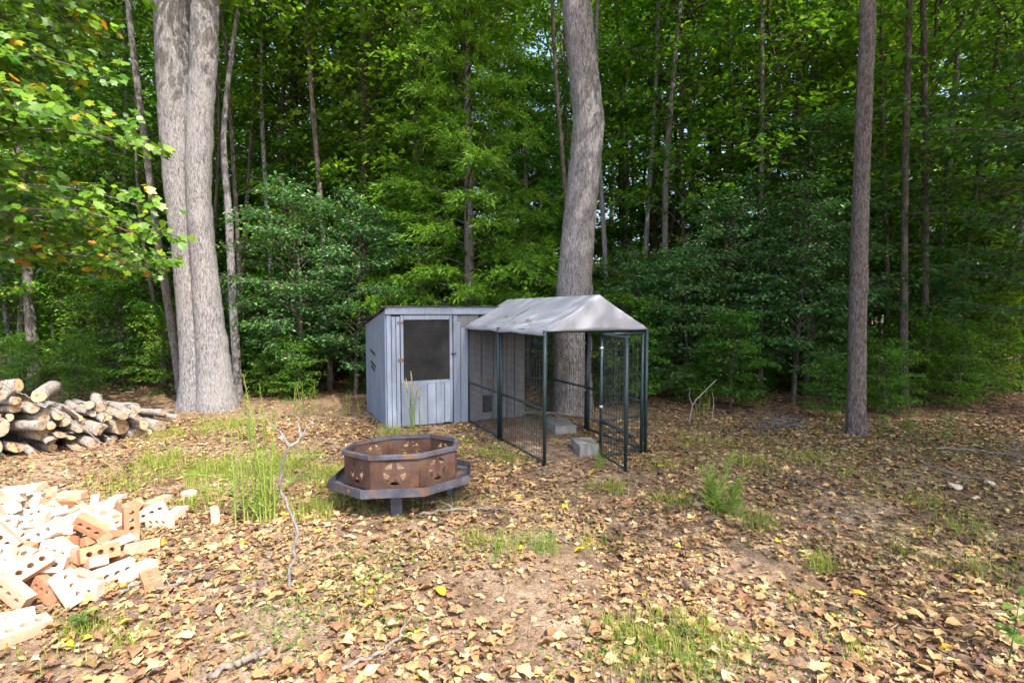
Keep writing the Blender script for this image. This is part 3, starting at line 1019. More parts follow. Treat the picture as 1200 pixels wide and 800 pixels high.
RP, ZB, ZT = .495, .225, .462
for k in range(8):
    a0, a1 = octo(RP, 0)[k], octo(RP, 0)[(k + 1) % 8]
    Ls = (a1 - a0).length
    bm = bmesh.new()
    edges, rings = [], [[(-Ls / 2 + .001, 0), (Ls / 2 - .001, 0), (Ls / 2 - .001, ZT - ZB), (-Ls / 2 + .001, ZT - ZB)]]
    cz, Rr = (ZT - ZB) / 2 + .004, .088
    cent = []
    for s in range(5):
        aa, ab = math.pi / 2 + math.tau * s / 5 + .16, math.pi / 2 + math.tau * (s + 1) / 5 - .16
        pts = [(Rr * math.cos(t), cz + Rr * math.sin(t)) for t in np.linspace(aa, ab, 6)]
        mid = (aa + ab) / 2
        pts.append((.042 * math.cos(mid), cz + .042 * math.sin(mid)))
        rings.append(pts)
        cent.append((sum(p[0] for p in pts) / 7, sum(p[1] for p in pts) / 7))
    for ring in rings:
        vv = [bm.verts.new((x, 0, z)) for x, z in ring]
        for i in range(len(vv)): edges.append(bm.edges.new((vv[i], vv[(i + 1) % len(vv)])))
    bmesh.ops.triangle_fill(bm, use_beauty=True, edges=edges)

    def inside(pt, poly):
        x, y = pt; c = False
        for i in range(len(poly)):
            (x1, y1), (x2, y2) = poly[i], poly[i - 1]
            if (y1 > y) != (y2 > y) and x < (x2 - x1) * (y - y1) / (y2 - y1) + x1: c = not c
        return c
    for f in list(bm.faces):
        cc = f.calc_center_median()
        if any(inside((cc.x, cc.z), rg_) for rg_ in rings[1:]): bm.faces.remove(f)
    o = link('star_panel', bm_mesh('star_panel', bm, M['rust']), None, fire)
    o.modifiers.new('thickness', 'SOLIDIFY').thickness = .004
    m_ = (a0 + a1) / 2
    o.location = (m_.x, m_.y, ZB)
    o.rotation_euler = (0, 0, math.atan2(a1.y - a0.y, a1.x - a0.x))
octo_band('top_rim', [(.484, .464), (.520, .464), (.520, .494), (.515, .499), (.484, .499)], 'iron', fire)
octo_band('tray', [(.40, .195), (.632, .195), (.632, .262), (.624, .262), (.620, .212), (.40, .212)], 'iron', fire)
# ash bed
rg = np.random.default_rng(8)
av, at_ = [(0, 0, .27)], []
for i in range(1, 7):
    for j in range(24):
        a = math.tau * j / 24
        av.append((.47 * i / 6 * (.97 if j % 3 else .95) * math.cos(a), .47 * i / 6 * (.97 if j % 3 else .95) * math.sin(a), .262 + rg.normal(0, .012)))
for j in range(24):
    at_.append((0, 1 + j, 1 + (j + 1) % 24))
    for i in range(5):
        a, b_ = 1 + i * 24 + j, 1 + i * 24 + (j + 1) % 24
        at_ += [(a, a + 24, b_ + 24), (a, b_ + 24, b_)]
link('ash_bed', np_mesh('ash_bed', av, at_, None, M['ash'], True), None, fire)
octo_band('basin', [(.05, .2), (.455, .2), (.455, .235), (.05, .21)], 'rust', fire)
for k in range(4):
    a = -math.pi / 2 + k * math.pi / 2
    bm = bmesh.new()
    add_box(bm, (-.045, -.025, -.03), (.045, .025, .196), 0, None, .004)
    o = link('leg', bm_mesh('leg', bm, M['iron']), None, fire)
    o.location = (.40 * math.cos(a), .40 * math.sin(a), 0)
    o.rotation_euler = (0, 0, a + math.pi / 2)

# ------------------------------------------------------------------ leaf and foliage generators
def norm(a): return a / (np.linalg.norm(a, axis=-1, keepdims=True) + 1e-9)


def leaf_tris(P, D, Nn, size, aspect=0.5, fold=0.12, droop=0.08):
    """folded pointed leaf: 4 verts, 2 tris each"""
    n = len(P)
    D, Nn = norm(D), norm(Nn)
    B = norm(np.cross(Nn, D)); Nn = np.cross(D, B)
    s = size[:, None]
    V = np.empty((n, 4, 3))
    V[:, 0] = P
    V[:, 1] = P + D * s * .45 + B * s * aspect * .5 + Nn * s * fold
    V[:, 2] = P + D * s - Nn * s * droop
    V[:, 3] = P + D * s * .45 - B * s * aspect * .5 + Nn * s * fold
    i = np.arange(n)[:, None] * 4
    T = np.concatenate([i + [0, 1, 2], i + [0, 2, 3]], 0)
    return V.reshape(-1, 3), T


def leaf_col(n, k, rng, p=1.0):
    c = np.zeros((n, 3)); c[:, 0] = rng.random(n) ** p
    return np.repeat(c, k, 0)


def crown(rng, H, h0, Rad, nlimb, leaf=0.09, twigs=9, per=9, profile=None, e0=(15, 45), trunk_r=.1, aspect=.55, flat=.4, spread=.09, lean=(0, 0), sides=4, twiglen=.42):
    """returns (wood soup with limbs, leaf V, T, colour) for a tree at the origin"""
    wood = Soup()
    Ps, Ds, Ns = [], [], []
    prof = profile or (lambda t: (0.55 + 0.6 * t) if t < .55 else (0.9 - 1.3 * (t - .55)))
    for i in range(nlimb):
        f = (i + rng.random()) / nlimb
        h = h0 + (H - h0) * f
        az = i * 2.39996 + rng.normal(0, .35)
        L = Rad * max(.18, prof(f)) * rng.uniform(.65, 1.15)
        e = math.radians(rng.uniform(*e0) + 18 * f)
        d = np.array([math.cos(az), math.sin(az), 0])
        side = np.array([-d[1], d[0], 0])
        ts = np.linspace(0, 1, 6)
        bend = rng.normal(0, .15)
        c0 = np.array([lean[0] * h / H, lean[1] * h / H, h])
        pts = c0 + d * (L * ts)[:, None] + side * (bend * L * ts ** 2)[:, None]
        pts[:, 2] += L * (math.tan(e) * ts - .62 * math.tan(e) * ts ** 2) + rng.normal(0, .02, 6) * ts
        pts[1:] += np.cumsum(rng.normal(0, .028 * L, (5, 3)), 0)
        r0 = max(.006, min(trunk_r * .4, .007 + .007 * L))
        wood.tube(pts, r0 * (1 - .85 * ts), sides, False)
        m = max(3, int(twigs * (.5 + .5 * L / Rad)))
        for j in range(m):
            t = .18 + .82 * (j + rng.random() * .6) / m
            k = min(int(t * 5), 4); fr = t * 5 - k
            base = pts[k] * (1 - fr) + pts[k + 1] * fr
            tang = pts[k + 1] - pts[k]; tang /= np.linalg.norm(tang)
            sg = 1 if j % 2 else -1
            if t > .93: sg *= .2
            ang = sg * math.radians(rng.uniform(30, 70))
            tw = np.array([tang[0] * math.cos(ang) - tang[1] * math.sin(ang), tang[0] * math.sin(ang) + tang[1] * math.cos(ang), tang[2] * .5 + rng.normal(0, .16)])
            tl = max(.22, L * twiglen * (1.15 - .75 * t)) * rng.uniform(.7, 1.2)
            s_ = np.linspace(0, 1, 4)
            tp = base + tw * (tl * s_)[:, None]
            tp[:, 2] -= .10 * tl * s_ ** 2
            wood.tube(tp, .0045 * (1.3 - s_), 3, False)
            q = max(4, int(per * (.5 + .7 * tl)))
            u = rng.random(q) ** .8
            pos = base + tw * (tl * u)[:, None] + rng.normal(0, spread, (q, 3)) * np.array([1, 1, .55])
            pos[:, 2] -= .10 * tl * u ** 2
            a2 = rng.choice([-1, 1], q) * rng.uniform(.2, 1.3, q)
            dd = np.stack([tw[0] * np.cos(a2) - tw[1] * np.sin(a2), tw[0] * np.sin(a2) + tw[1] * np.cos(a2), rng.normal(-.28, .3, q)], -1)
            nn = rng.normal(0, flat, (q, 3)) + np.array([0, 0, 1.0])
            Ps.append(pos); Ds.append(dd); Ns.append(nn)
    P, D, Nn = np.vstack(Ps), np.vstack(Ds), np.vstack(Ns)
    sz = leaf * rng.uniform(.6, 1.25, len(P))
    V, T = leaf_tris(P, D, Nn, sz, aspect)
    return wood, V, T, leaf_col(len(P), 4, rng)


def trunk_soup(pts, radii, sides=10, n=24, rough=.05, seed=0, flare=0.0, rings=None):
    rg = np.random.default_rng(seed)
    P = catmull(pts, n)
    rr = np.interp(np.linspace(0, 1, n), np.linspace(0, 1, len(radii)), radii)
    V, T = tube_np(P, rr, sides)
    if rough:
        th = np.tile(np.arange(sides), n) / sides * 2 * np.pi
        z = np.repeat(np.linspace(0, 1, n), sides)
        ph = rg.uniform(0, 6.28, 8)
        k = 1 + rough * (np.sin(2 * th + ph[0] + 3 * z) + .7 * np.sin(3 * th + ph[1] - 5 * z) + .5 * np.sin(5 * th + ph[2] + 4 * z)) + rough * .4 * rg.normal(0, 1, len(th))
        if flare:
            zz = P[:, 2] - P[0, 2]
            fl = np.repeat(np.exp(-zz / .28), sides)
            k = k + flare * fl * (0.75 + .8 * np.maximum(0, np.sin(4 * th + ph[3])) ** 1.5)
        cen = np.repeat(P, sides, 0)
        m = n * sides
        V[:m] = cen + (V[:m] - cen) * k[:, None]
    return V, T


# ---- unique tree meshes
def tree_kind(seed, H, h0, Rad, nlimb, r, leafmat, barkmat, **kw):
    rng = np.random.default_rng(seed)
    top = rng.normal(0, .03 * H, 2)
    mid = top * .4 + rng.normal(0, .02 * H, 2)
    s = Soup()
    s.add(*trunk_soup([(0, 0, -.15), (mid[0] * .3, mid[1] * .3, H * .2), (mid[0], mid[1], H * .55), (top[0], top[1], H)], [r * 1.12, r, r * .75, r * .18], 9, 16, .04, seed, .25))
    trunk = s.mesh('trunk', M[barkmat], True)
    wood, V, T, col = crown(rng, H, h0, Rad, nlimb, trunk_r=r, lean=top, **kw)
    return dict(trunk=trunk, limbs=wood.mesh('limbs', M['bark_dark'], True), crown=np_mesh('crown', V, T, col, M[leafmat]), H=H, n=len(T))


K = {}
for i in range(4):   # understory saplings: layered flat sprays
    K['under%d' % i] = tree_kind(20 + i, [6.5, 8.0, 5.0, 9.0][i], [.9, 1.3, .6, 2.2][i], [2.1, 2.4, 1.8, 2.6][i], [42, 48, 36, 48][i], [.045, .055, .035, .07][i], 'leaf_forest', ['bark_dark', 'bark_slim', 'bark_dark', 'bark_dark'][i],
                                 leaf=.112, twigs=15, per=20, e0=(5, 30), flat=.35, spread=.08)
for i in range(3):   # canopy trees
    K['canopy%d' % i] = tree_kind(40 + i, [17, 19, 15][i], [5.5, 7.5, 4.2][i], [3.4, 3.6, 3.0][i], [56, 58, 54][i], [.095, .11, .085][i], 'leaf_canopy', ['bark_dark', 'bark_pine', 'bark_slim'][i],
                                  leaf=.17, twigs=14, per=12, e0=(15, 50), flat=.55, spread=.16)
for i in range(3):   # evergreen shrubs
    K['shrub%d' % i] = tree_kind(60 + i, [2.6, 3.6, 1.7][i], [.15, .5, .1][i], [1.25, 1.5, .95][i], [58, 66, 46][i], [.03, .04, .02][i], 'leaf_shrub', 'bark_dark',
                                 leaf=.075, twigs=15, per=19, e0=(10, 55), flat=.6, spread=.07, aspect=.5)
K['thicket'] = tree_kind(66, 4.2, .15, 2.2, 60, .04, 'leaf_forest', 'bark_dark', leaf=.15, twigs=12, per=14, e0=(5, 45), flat=.6, spread=.12)
K['dogwood'] = tree_kind(71, 5.6, 1.5, 3.0, 46, .06, 'leaf_dogwood', 'bark_dark', leaf=.10, twigs=15, per=17, e0=(0, 22), flat=.3, spread=.09, aspect=.58)


def cedar_kind(seed, H, h0, Rad, nlimb, r):
    rng = np.random.default_rng(seed)
    s = Soup()
    s.add(*trunk_soup([(0, 0, -.15), (.05, .02, H * .4), (0, .05, H)], [r * 1.1, r, r * .15], 9, 14, .05, seed, .2))
    wood = Soup(); Ps, Ds, Ns, Sz = [], [], [], []
    for i in range(nlimb):
        f = (i + rng.random()) / nlimb
        h = h0 + (H - h0) * f
        az = i * 2.39996 + rng.normal(0, .3)
        L = Rad * (1.05 - .8 * f) * rng.uniform(.6, 1.15)
        d = np.array([math.cos(az), math.sin(az), 0]); side = np.array([-d[1], d[0], 0])
        ts = np.linspace(0, 1, 6)
        pts = np.array([0, 0, h]) + d * (L * ts)[:, None]
        pts[:, 2] += L * (.55 * ts - .45 * ts ** 2)
        wood.tube(pts, .018 * (1.1 - ts), 4, False)
        m = int(7 + 9 * L / Rad)
        for j in range(m):
            t = .2 + .8 * (j + rng.random()) / m
            k = min(int(t * 5), 4); fr = t * 5 - k
            base = pts[k] * (1 - fr) + pts[k + 1] * fr
            ang = (1 if j % 2 else -1) * rng.uniform(.3, 1.2)
            tw = d * math.cos(ang) + side * math.sin(ang) + np.array([0, 0, rng.normal(.05, .25)])
            tl = rng.uniform(.3, .62)
            q = 46
            u = rng.random(q)
            pos = base + tw * (tl * u)[:, None] + rng.normal(0, .035, (q, 3))
            pos[:, 2] -= .28 * tl * u ** 2
            dd = tw + rng.normal(0, .55, (q, 3)) + np.array([0, 0, -.15])
            Ps.append(pos); Ds.append(dd); Ns.append(rng.normal(0, 1, (q, 3)) + np.array([0, 0, .8])); Sz.append(rng.uniform(.07, .15, q))
    P, D, Nn, S_ = np.vstack(Ps), np.vstack(Ds), np.vstack(Ns), np.concatenate(Sz)
    V, T = leaf_tris(P, D, Nn, S_, .20, .03, .12)
    return dict(trunk=s.mesh('trunk', M['bark_slim'], True), limbs=wood.mesh('limbs', M['bark_dark'], True), crown=np_mesh('crown', V, T, leaf_col(len(P), 4, rng), M['leaf_cedar']), H=H, n=len(T))


K['cedar0'] = cedar_kind(81, 8.6, 1.2, 2.3, 92, .10)
K['cedar1'] = cedar_kind(82, 7.0, .9, 1.9, 70, .08)


def plant_tree(kind, x, y, s=1.0, rz=None, name='woodland_tree', label=None, cat='tree', group=None, sz=None):
    k = K[kind]
    random.seed(int(x * 977 + y * 131))
    e = empty(name, (x, y, G(x, y)), random.uniform(0, 6.28) if rz is None else rz)
    e.scale = (s, s, s * (sz or 1))
    for part in ('trunk', 'limbs', 'crown'):
        o = link(part, k[part], None, e)
        if part == 'crown': o['kind'] = 'stuff'
        if part == 'limbs': o['kind'] = 'stuff'
    return tag(e, label, cat, group)


# ------------------------------------------------------------------ hero trees
def hero_tree(name, base_px, Y, outlines, mat, label, cat='tree', crown_kind=None, H=15.0, flare=.35, sides=20, crown_top=True, group=None):
    """outlines: list of stems; each a list of (px_centre, py, width_px) measured on the trunk, standing at depth Y"""
    b = at(base_px[0], base_px[1], Y)
    e = empty(name, (b.x, Y, G(b.x, Y)), 0)
    for si, st in enumerate(outlines):
        pts, rad = [], []
        for px, py, w in st:
            p = at(px, py, Y)
            dep = (p - Vector((0, 0, CAM_H))).dot(Vector((0, CP, -SP)))
            pts.append((p.x - b.x, (-si * .05), p.z - G(b.x, Y))); rad.append(w / F * dep / 2 / math.hypot(1, (px - 600) / F))
        if pts[0][2] > -.1:
            pts.insert(0, (pts[0][0], pts[0][1], -.2)); rad.insert(0, rad[0] * 1.02)
        # on beyond the top of the frame
        p1, p0 = np.array(pts[-1]), np.array(pts[-2])
        dirn = (p1 - p0) / np.linalg.norm(p1 - p0)
        while pts[-1][2] < H:
            q = np.array(pts[-1]) + dirn * 2.2 + np.array([0.08 * math.sin(pts[-1][2]), .1, 0])
            pts.append(tuple(q)); rad.append(max(rad[-1] * .84, .03))
        s = Soup()
        # resample evenly in z so radii stay with their points
        zz = np.array([p[2] for p in pts]); zs = np.concatenate([np.linspace(zz[0], min(8, H), 64), np.linspace(min(8, H), zz[-1], 10)[1:]])
        Pm = catmull(pts, 300)
        Pi = np.stack([np.interp(zs, Pm[:, 2], Pm[:, 0]), np.interp(zs, Pm[:, 2], Pm[:, 1]), zs], -1)
        rr = np.interp(zs, zz, rad)
        V, T = tube_np(Pi, rr, sides)
        rg = np.random.default_rng(len(label) + si)
        n = len(zs); th = np.tile(np.arange(sides), n) / sides * 2 * np.pi; z = np.repeat(zs, sides)
        ph = rg.uniform(0, 6.28, 8)
        k = 1 + .035 * np.sin(2 * th + ph[0] + .8 * z) + .03 * np.sin(3 * th + ph[1] - 1.1 * z) + .02 * np.sin(7 * th + ph[2] + .6 * z) + .022 * rg.normal(0, 1, len(th))
        for zk, tk, ak in ((3.1, ph[4], .16), (2.0, 4.4, .13), (4.4, 5.3, .11), (1.1, 4.9, .09)):
            k += ak * np.exp(-((z - zk) / .12) ** 2) * np.maximum(0, np.cos(th - tk)) ** 4
        k += flare * np.exp(-np.maximum(z, 0) / .22) * (.45 + .9 * np.maximum(0, np.sin(3 * th + ph[3])) ** 1.5)
        cen = np.repeat(Pi, sides, 0)
        V[:n * sides] = cen + (V[:n * sides] - cen) * k[:, None]
        s.add(V, T)
        link('trunk', s.mesh('trunk', M[mat], True), None, e)
        if crown_kind:
            kk = K[crown_kind]
            zt = float(H) - 10.5
            for part in ('limbs', 'crown'):
                o = link(part, kk[part], None, e)
                tp = np.array([np.interp(H - 5, zs, Pi[:, 0]), np.interp(H - 5, zs, Pi[:, 1])])
                o.location = (tp[0], tp[1], H - kk['H'] + 1.0)
                o.rotation_euler = (0, 0, si * 2 + 1)
                o['kind'] = 'stuff'
    return tag(e, label, cat, group)


hero_tree('twin_trunk_tree', (243, 480), 8.6,
          [[(233, 482, 48), (229, 420, 40), (223, 360, 36), (216, 280, 34), (209, 200, 38), (205, 100, 43), (202, 0, 45)],
           [(256, 482, 48), (251, 420, 41), (245, 360, 36), (238, 280, 33), (235, 220, 32), (237, 140, 32), (241, 70, 33), (243, 0, 32)]],
          'bark_grey', 'massive pale grey twin-trunked tree beside the woodpile', crown_kind='canopy0', H=17, flare=.2)
hero_tree('big_oak', (672, 484), 8.35,
          [[(670, 484, 46), (670, 420, 43), (672, 350, 41), (680, 250, 38), (689, 150, 38), (686, 110, 36), (679, 40, 35), (675, 0, 34)]],
          'bark_oak', 'stout grey-barked oak rising just behind the wire kennel', crown_kind='canopy1', H=18, flare=.2)
hero_tree('pine_tree', (1003, 513), 6.65,
          [[(1003, 513, 23), (1004, 420, 22), (1006, 330, 22), (1010, 200, 21), (1014, 100, 21), (1017, 0, 20)]],
          'bark_pine', 'straight dark pine trunk standing at the edge of the open ground', crown_kind='canopy1', H=17, flare=.2)
slim = [
    ('slim_tree', (40, 455), 11.0, [[(40, 455, 16), (33, 330, 14), (25, 220, 13), (12, 100, 12), (5, 0, 11)]], 'bark_slim', 'slim grey tree standing behind the highest logs of the woodpile'),
    ('slim_tree', (212, 468), 9.6, [[(213, 468, 12), (204, 400, 12), (193, 330, 11), (182, 260, 10), (172, 180, 9)]], 'bark_slim', 'slim tree leaning away from the base of the twin trunks'),
    ('slim_tree', (279, 468), 9.5, [[(280, 468, 11), (273, 360, 10), (268, 250, 9), (262, 160, 7), (272, 60, 6), (282, 0, 5)]], 'bark_grey', 'slim pale crooked tree growing close against the twin trunks'),
    ('slim_tree', (140, 445), 13.0, [[(141, 445, 9), (137, 350, 9), (133, 240, 8), (128, 100, 7), (126, 0, 6)]], 'bark_grey', 'thin light grey tree in the gap behind the woodpile'),
    ('slim_tree', (427, 430), 12.0, [[(428, 440, 11), (427, 250, 10), (427, 100, 9), (426, 0, 9)]], 'bark_dark', 'thin dark trunk behind the left end of the shed'),
    ('slim_tree', (497, 430), 11.6, [[(498, 440, 19), (494, 250, 18), (487, 100, 17), (483, 0, 16)]], 'bark_dark', 'dark straight trunk rising behind the shed door'),
    ('slim_tree', (891, 455), 10.5, [[(891, 455, 7), (891, 300, 6.5), (893, 120, 6), (893, 0, 5.5)]], 'bark_slim', 'very thin straight pale pole tree above the shrubs'),
    ('slim_tree', (777, 450), 11.0, [[(777, 450, 8), (779, 330, 8), (781, 200, 7), (790, 80, 6), (798, 0, 5)]], 'bark_slim', 'thin pale stem bending slightly near the oak'),
    ('slim_tree', (766, 440), 14.5, [[(766, 440, 12), (767, 250, 11), (770, 0, 10)]], 'bark_dark', 'dark upright trunk deep behind the kennel roof'),
    ('slim_tree', (836, 440), 15.0, [[(838, 440, 15), (838, 250, 14), (837, 120, 15), (833, 0, 15)]], 'bark_dark', 'dark vine-thickened trunk deep in the wood'),
    ('slim_tree', (925, 440), 16.0, [[(922, 440, 11), (926, 250, 10), (935, 120, 9), (938, 0, 9)]], 'bark_slim', 'grey trunk in the pale gap between pole tree and pine'),
    ('slim_tree', (950, 440), 14.0, [[(948, 440, 9), (950, 250, 8), (953, 120, 8), (960, 0, 7)]], 'bark_dark', 'dark trunk beside the pale sky gap near the pine'),
    ('slim_tree', (1085, 470), 9.8, [[(1084, 495, 10), (1084, 330, 9), (1084, 160, 9), (1082, 0, 8)]], 'bark_dark', 'dark trunk under the spreading dogwood boughs'),
    ('slim_tree', (1060, 480), 9.2, [[(1060, 500, 11), (1059, 380, 10), (1061, 200, 9), (1066, 0, 8)]], 'bark_dark', 'dark trunk standing close behind the pine'),
    ('slim_tree', (345, 440), 13.5, [[(349, 440, 9), (350, 250, 9), (346, 140, 9), (340, 0, 8)]], 'bark_dark', 'dark thin trunk above the glossy shrub'),
    ('slim_tree', (310, 440), 14.0, [[(312, 440, 9), (311, 250, 9), (308, 0, 8)]], 'bark_slim', 'upright grey stem between twin trunks and glossy shrub'),
]
for a in slim:
    hero_tree(a[0], a[1], a[2], a[3], a[4], a[5], H=13, flare=.15, sides=10, group='slim trees at the edge of the wood', crown_kind='canopy2' if a[2] > 9.7 else None)

# shrubs and small trees at the edge of the wood
plant_tree('shrub1', -4.05, 9.7, 1.02, 0.4, 'broadleaf_shrub', 'glossy bluish-green shrub growing between twin trunks and shed', 'shrub')
plant_tree('shrub1', -3.05, 9.9, .95, 2.1, 'broadleaf_shrub', 'glossy dark green shrub crowding the left side of the shed', 'shrub')
plant_tree('shrub0', -5.9, 10.4, .8, 1.1, 'broadleaf_shrub', 'low dark shrub behind the woodpile end', 'shrub')
for k, (x, y, s, kd, lab) in enumerate([
        (2.35, 9.7, .95, 'shrub0', 'green shrub behind the kennel gate post'), (3.3, 9.6, 1.05, 'shrub0', 'dense green shrub between oak and pole tree'),
        (4.25, 9.9, 1.0, 'shrub1', 'tall green shrub behind the dead brush'), (5.15, 9.3, .95, 'shrub1', 'dark shrub directly behind the pine trunk'),
        (3.7, 8.6, .36, 'thicket', 'small leafy shrub at the end of the bare ground'), (1.95, 8.8, .42, 'thicket', 'small yellow-green bush against the open gate'),
        (6.2, 10.4, 1.0, 'shrub1', 'dark shrub under the dogwood boughs'), (8.6, 10.3, .9, 'shrub0', 'dark shrub at the edge of the deep shade')]):
    plant_tree(kd, x, y, s, None, 'broadleaf_shrub', lab, 'shrub', 'shrubs along the edge of the wood')
plant_tree('dogwood', 8.9, 8.1, 1.1, 2.6, 'dogwood_tree', 'spreading dogwood with glossy layered leaves overhanging the shady ground', 'tree')
plant_tree('dogwood', 5.9, 10.2, .95, .6, 'dogwood_tree', 'dogwood with pale glossy leaves just behind the pine', 'tree')
plant_tree('cedar0', -.93, 10.7, 1.0, .3, 'cedar_tree', 'feathery yellow-green cedar rising behind the shed roof', 'tree')
plant_tree('cedar1', -2.0, 12.0, 1.1, 1.3, 'cedar_tree', 'darker feathery cedar behind the left half of the shed', 'tree')
plant_tree('cedar1', .35, 11.8, 1.0, 2.3, 'cedar_tree', 'drooping cedar between the yellow-green cedar and the oak', 'tree')


def region(x, y):
    a = 600 + x / y * 600
    for lim, t in ((205, 'behind the woodpile'), (285, 'behind the twin trunks'), (440, 'behind the glossy shrub'), (620, 'behind the shed'),
                   (770, 'behind the oak and kennel'), (990, 'behind the shrubs near the pine'), (1300, 'beyond the pine and dogwood')):
        if a < lim: return t
    return 'beyond the pine and dogwood'


K['pole'] = tree_kind(91, 15, 8.5, 2.2, 26, .06, 'leaf_canopy', 'bark_grey', leaf=.17, twigs=11, per=11, e0=(15, 50), flat=.55, spread=.16)
K['pole_dark'] = tree_kind(93, 14, 7.5, 2.0, 22, .05, 'leaf_canopy', 'bark_dark', leaf=.17, twigs=11, per=11, e0=(15, 50), flat=.55, spread=.16)
K['brake'] = tree_kind(92, 2.4, .05, 1.5, 52, .02, 'leaf_forest', 'bark_dark', leaf=.095, twigs=12, per=15, e0=(10, 60), flat=.5, spread=.08)
pl = np.random.default_rng(77)
spots = [(-.93, 10.7), (-2, 12), (.35, 11.8), (7.4, 8.2), (5.9, 10.2)]


def far_enough(x, y, d): return all((x - a) ** 2 + (y - b) ** 2 > d * d for a, b in spots)


def scatter_trees(n, y0, y1, kinds, names, dmin, smin, smax, what, cat, name):
    c = tries = 0
    while c < n and tries < 6000:
        tries += 1
        y = y0 + (y1 - y0) * pl.random() ** 1.0
        x = pl.uniform(-1.08, 1.08) * y + pl.normal(0, .5)
        if not far_enough(x, y, dmin): continue
        a_ = 600 + x / y * 600
        if y > 16 and 'canopy' in kinds[0] and (895 < a_ < 1000 or 395 < a_ < 425) and pl.random() < .85: continue
        spots.append((x, y))
        k = int(pl.integers(len(kinds)))
        depth = 'near the front' if y < 14 else 'midway back' if y < 22 else 'far back'
        plant_tree(kinds[k], x, y, pl.uniform(smin, smax), None, name, f'{what} {depth} {region(x, y)}', cat, f'{cat}s of the wood {region(x, y)}')
        c += 1


scatter_trees(26, 10.8, 15, ['under0', 'under1', 'under2', 'under3'], None, 1.35, .85, 1.2, 'leafy layered sapling', 'sapling', 'understory_tree')
scatter_trees(40, 14, 26, ['under0', 'under1', 'under3'], None, 1.6, .9, 1.35, 'leafy layered sapling', 'sapling', 'understory_tree')
scatter_trees(26, 13, 24, ['canopy0', 'canopy1', 'canopy2'], None, 1.7, .8, 1.1, 'tall slender woodland tree', 'tree', 'woodland_tree')
scatter_trees(36, 24, 48, ['canopy0', 'canopy1', 'canopy2'], None, 2.0, .85, 1.25, 'tall slender woodland tree', 'tree', 'woodland_tree')
for x_, y_, s_, lab in ((-10.9, 11.3, .9, 'leafy undergrowth bush behind the end of the woodpile'), (-9.6, 11.8, .95, 'leafy undergrowth bush behind the tallest logs'), (-8.4, 11.0, .8, 'leafy undergrowth bush in the gap between woodpile and twin trunks'), (-7.2, 11.9, 1.0, 'undergrowth bush directly behind the twin trunks'),
                        (-6.9, 10.3, .6, 'low undergrowth bush at the foot of the twin trunks'), (-5.3, 11.6, .9, 'undergrowth bush behind the crooked pale tree'), (-2.5, 10.3, .7, 'undergrowth bush at the back corner of the shed'), (1.2, 11.0, .9, 'undergrowth bush behind the oak'),
                        (2.9, 11.2, 1.0, 'undergrowth bush behind the shrubs by the oak'), (6.2, 8.4, .42, 'low undergrowth bush close beside the pine'), (7.6, 9.6, .6, 'undergrowth bush under the dogwood'), (9.2, 9.9, .75, 'undergrowth bush past the dogwood trunk'), (10.8, 10.8, .9, 'undergrowth bush at the far end of the shade'),
                        (4.9, 7.9, .34, 'low leafy bush just behind the pine base')):
    plant_tree('brake', x_, y_, s_, None, 'undergrowth_bush', lab, 'bush', 'undergrowth bushes at the edge of the wood')
ug = np.random.default_rng(15)
cnt = 0
while cnt < 34:
    y_ = ug.uniform(8.3, 11.4); x_ = ug.uniform(-1.0, 1.0) * y_
    if -3.2 < x_ < 1.9 and y_ < 10.2 or (-6.4 < x_ < -3.4 and y_ < 9.3) or (x_ < -4.5 and y_ < 9.4) or (x_ > 1.5 and y_ < 8.9 - .0 * x_): continue
    if 3.6 < x_ < 5.2 and y_ < 8.2: continue
    plant_tree('brake', x_, y_, ug.uniform(.22, .5), None, 'undergrowth_bush', f'knee-high leafy undergrowth sprig {region(x_, y_)}', 'bush', f'knee-high undergrowth {region(x_, y_)}')
    cnt += 1
scatter_trees(26, 10.6, 22, ['pole'], None, .7, .85, 1.1, 'slender grey bare-stemmed pole tree', 'pole tree', 'pole_tree')
scatter_trees(34, 10.6, 19, ['pole_dark'], None, .7, .8, 1.15, 'slender dark bare-stemmed pole tree', 'pole tree', 'pole_tree')
for x_, y_, s_ in ((8.6, 12.2, .9), (10.5, 11.6, 1.0), (12.2, 13.6, 1.1), (6.9, 13.2, .9)):
    plant_tree('thicket', x_, y_, s_, None, 'woodland_shrub', 'dark thicket bush filling the shade behind the dogwood', 'bush', 'thicket bushes behind the dogwood')
scatter_trees(70, 13.5, 34, ['thicket', 'shrub1', 'thicket'], None, 1.05, .8, 1.3, 'leafy thicket bush', 'bush', 'woodland_shrub')
# the wood goes on beside and behind the photographer: these trees shade the right of the yard
for x, y, s, kd in ((4.7, .9, 1.0, 'canopy2'), (6.6, 2.6, 1.0, 'canopy0'), (8.6, 2.4, 1.0, 'canopy2'), (10.5, -1.2, 1.0, 'canopy0'), (10.6, -4.6, .95, 'canopy2'), (12.5, 3.4, 1.0, 'canopy1'), (14.6, 5.2, 1.0, 'canopy0'), (15.4, 9.0, 1.0, 'canopy2'), (10.8, 6.2, .9, 'canopy0'), (13.2, -4.2, 1.1, 'canopy1')):
    plant_tree(kd, x, y, s, None, 'woodland_tree', 'tall woodland tree rising beside the clearing and shading it', 'tree', 'trees around the clearing')

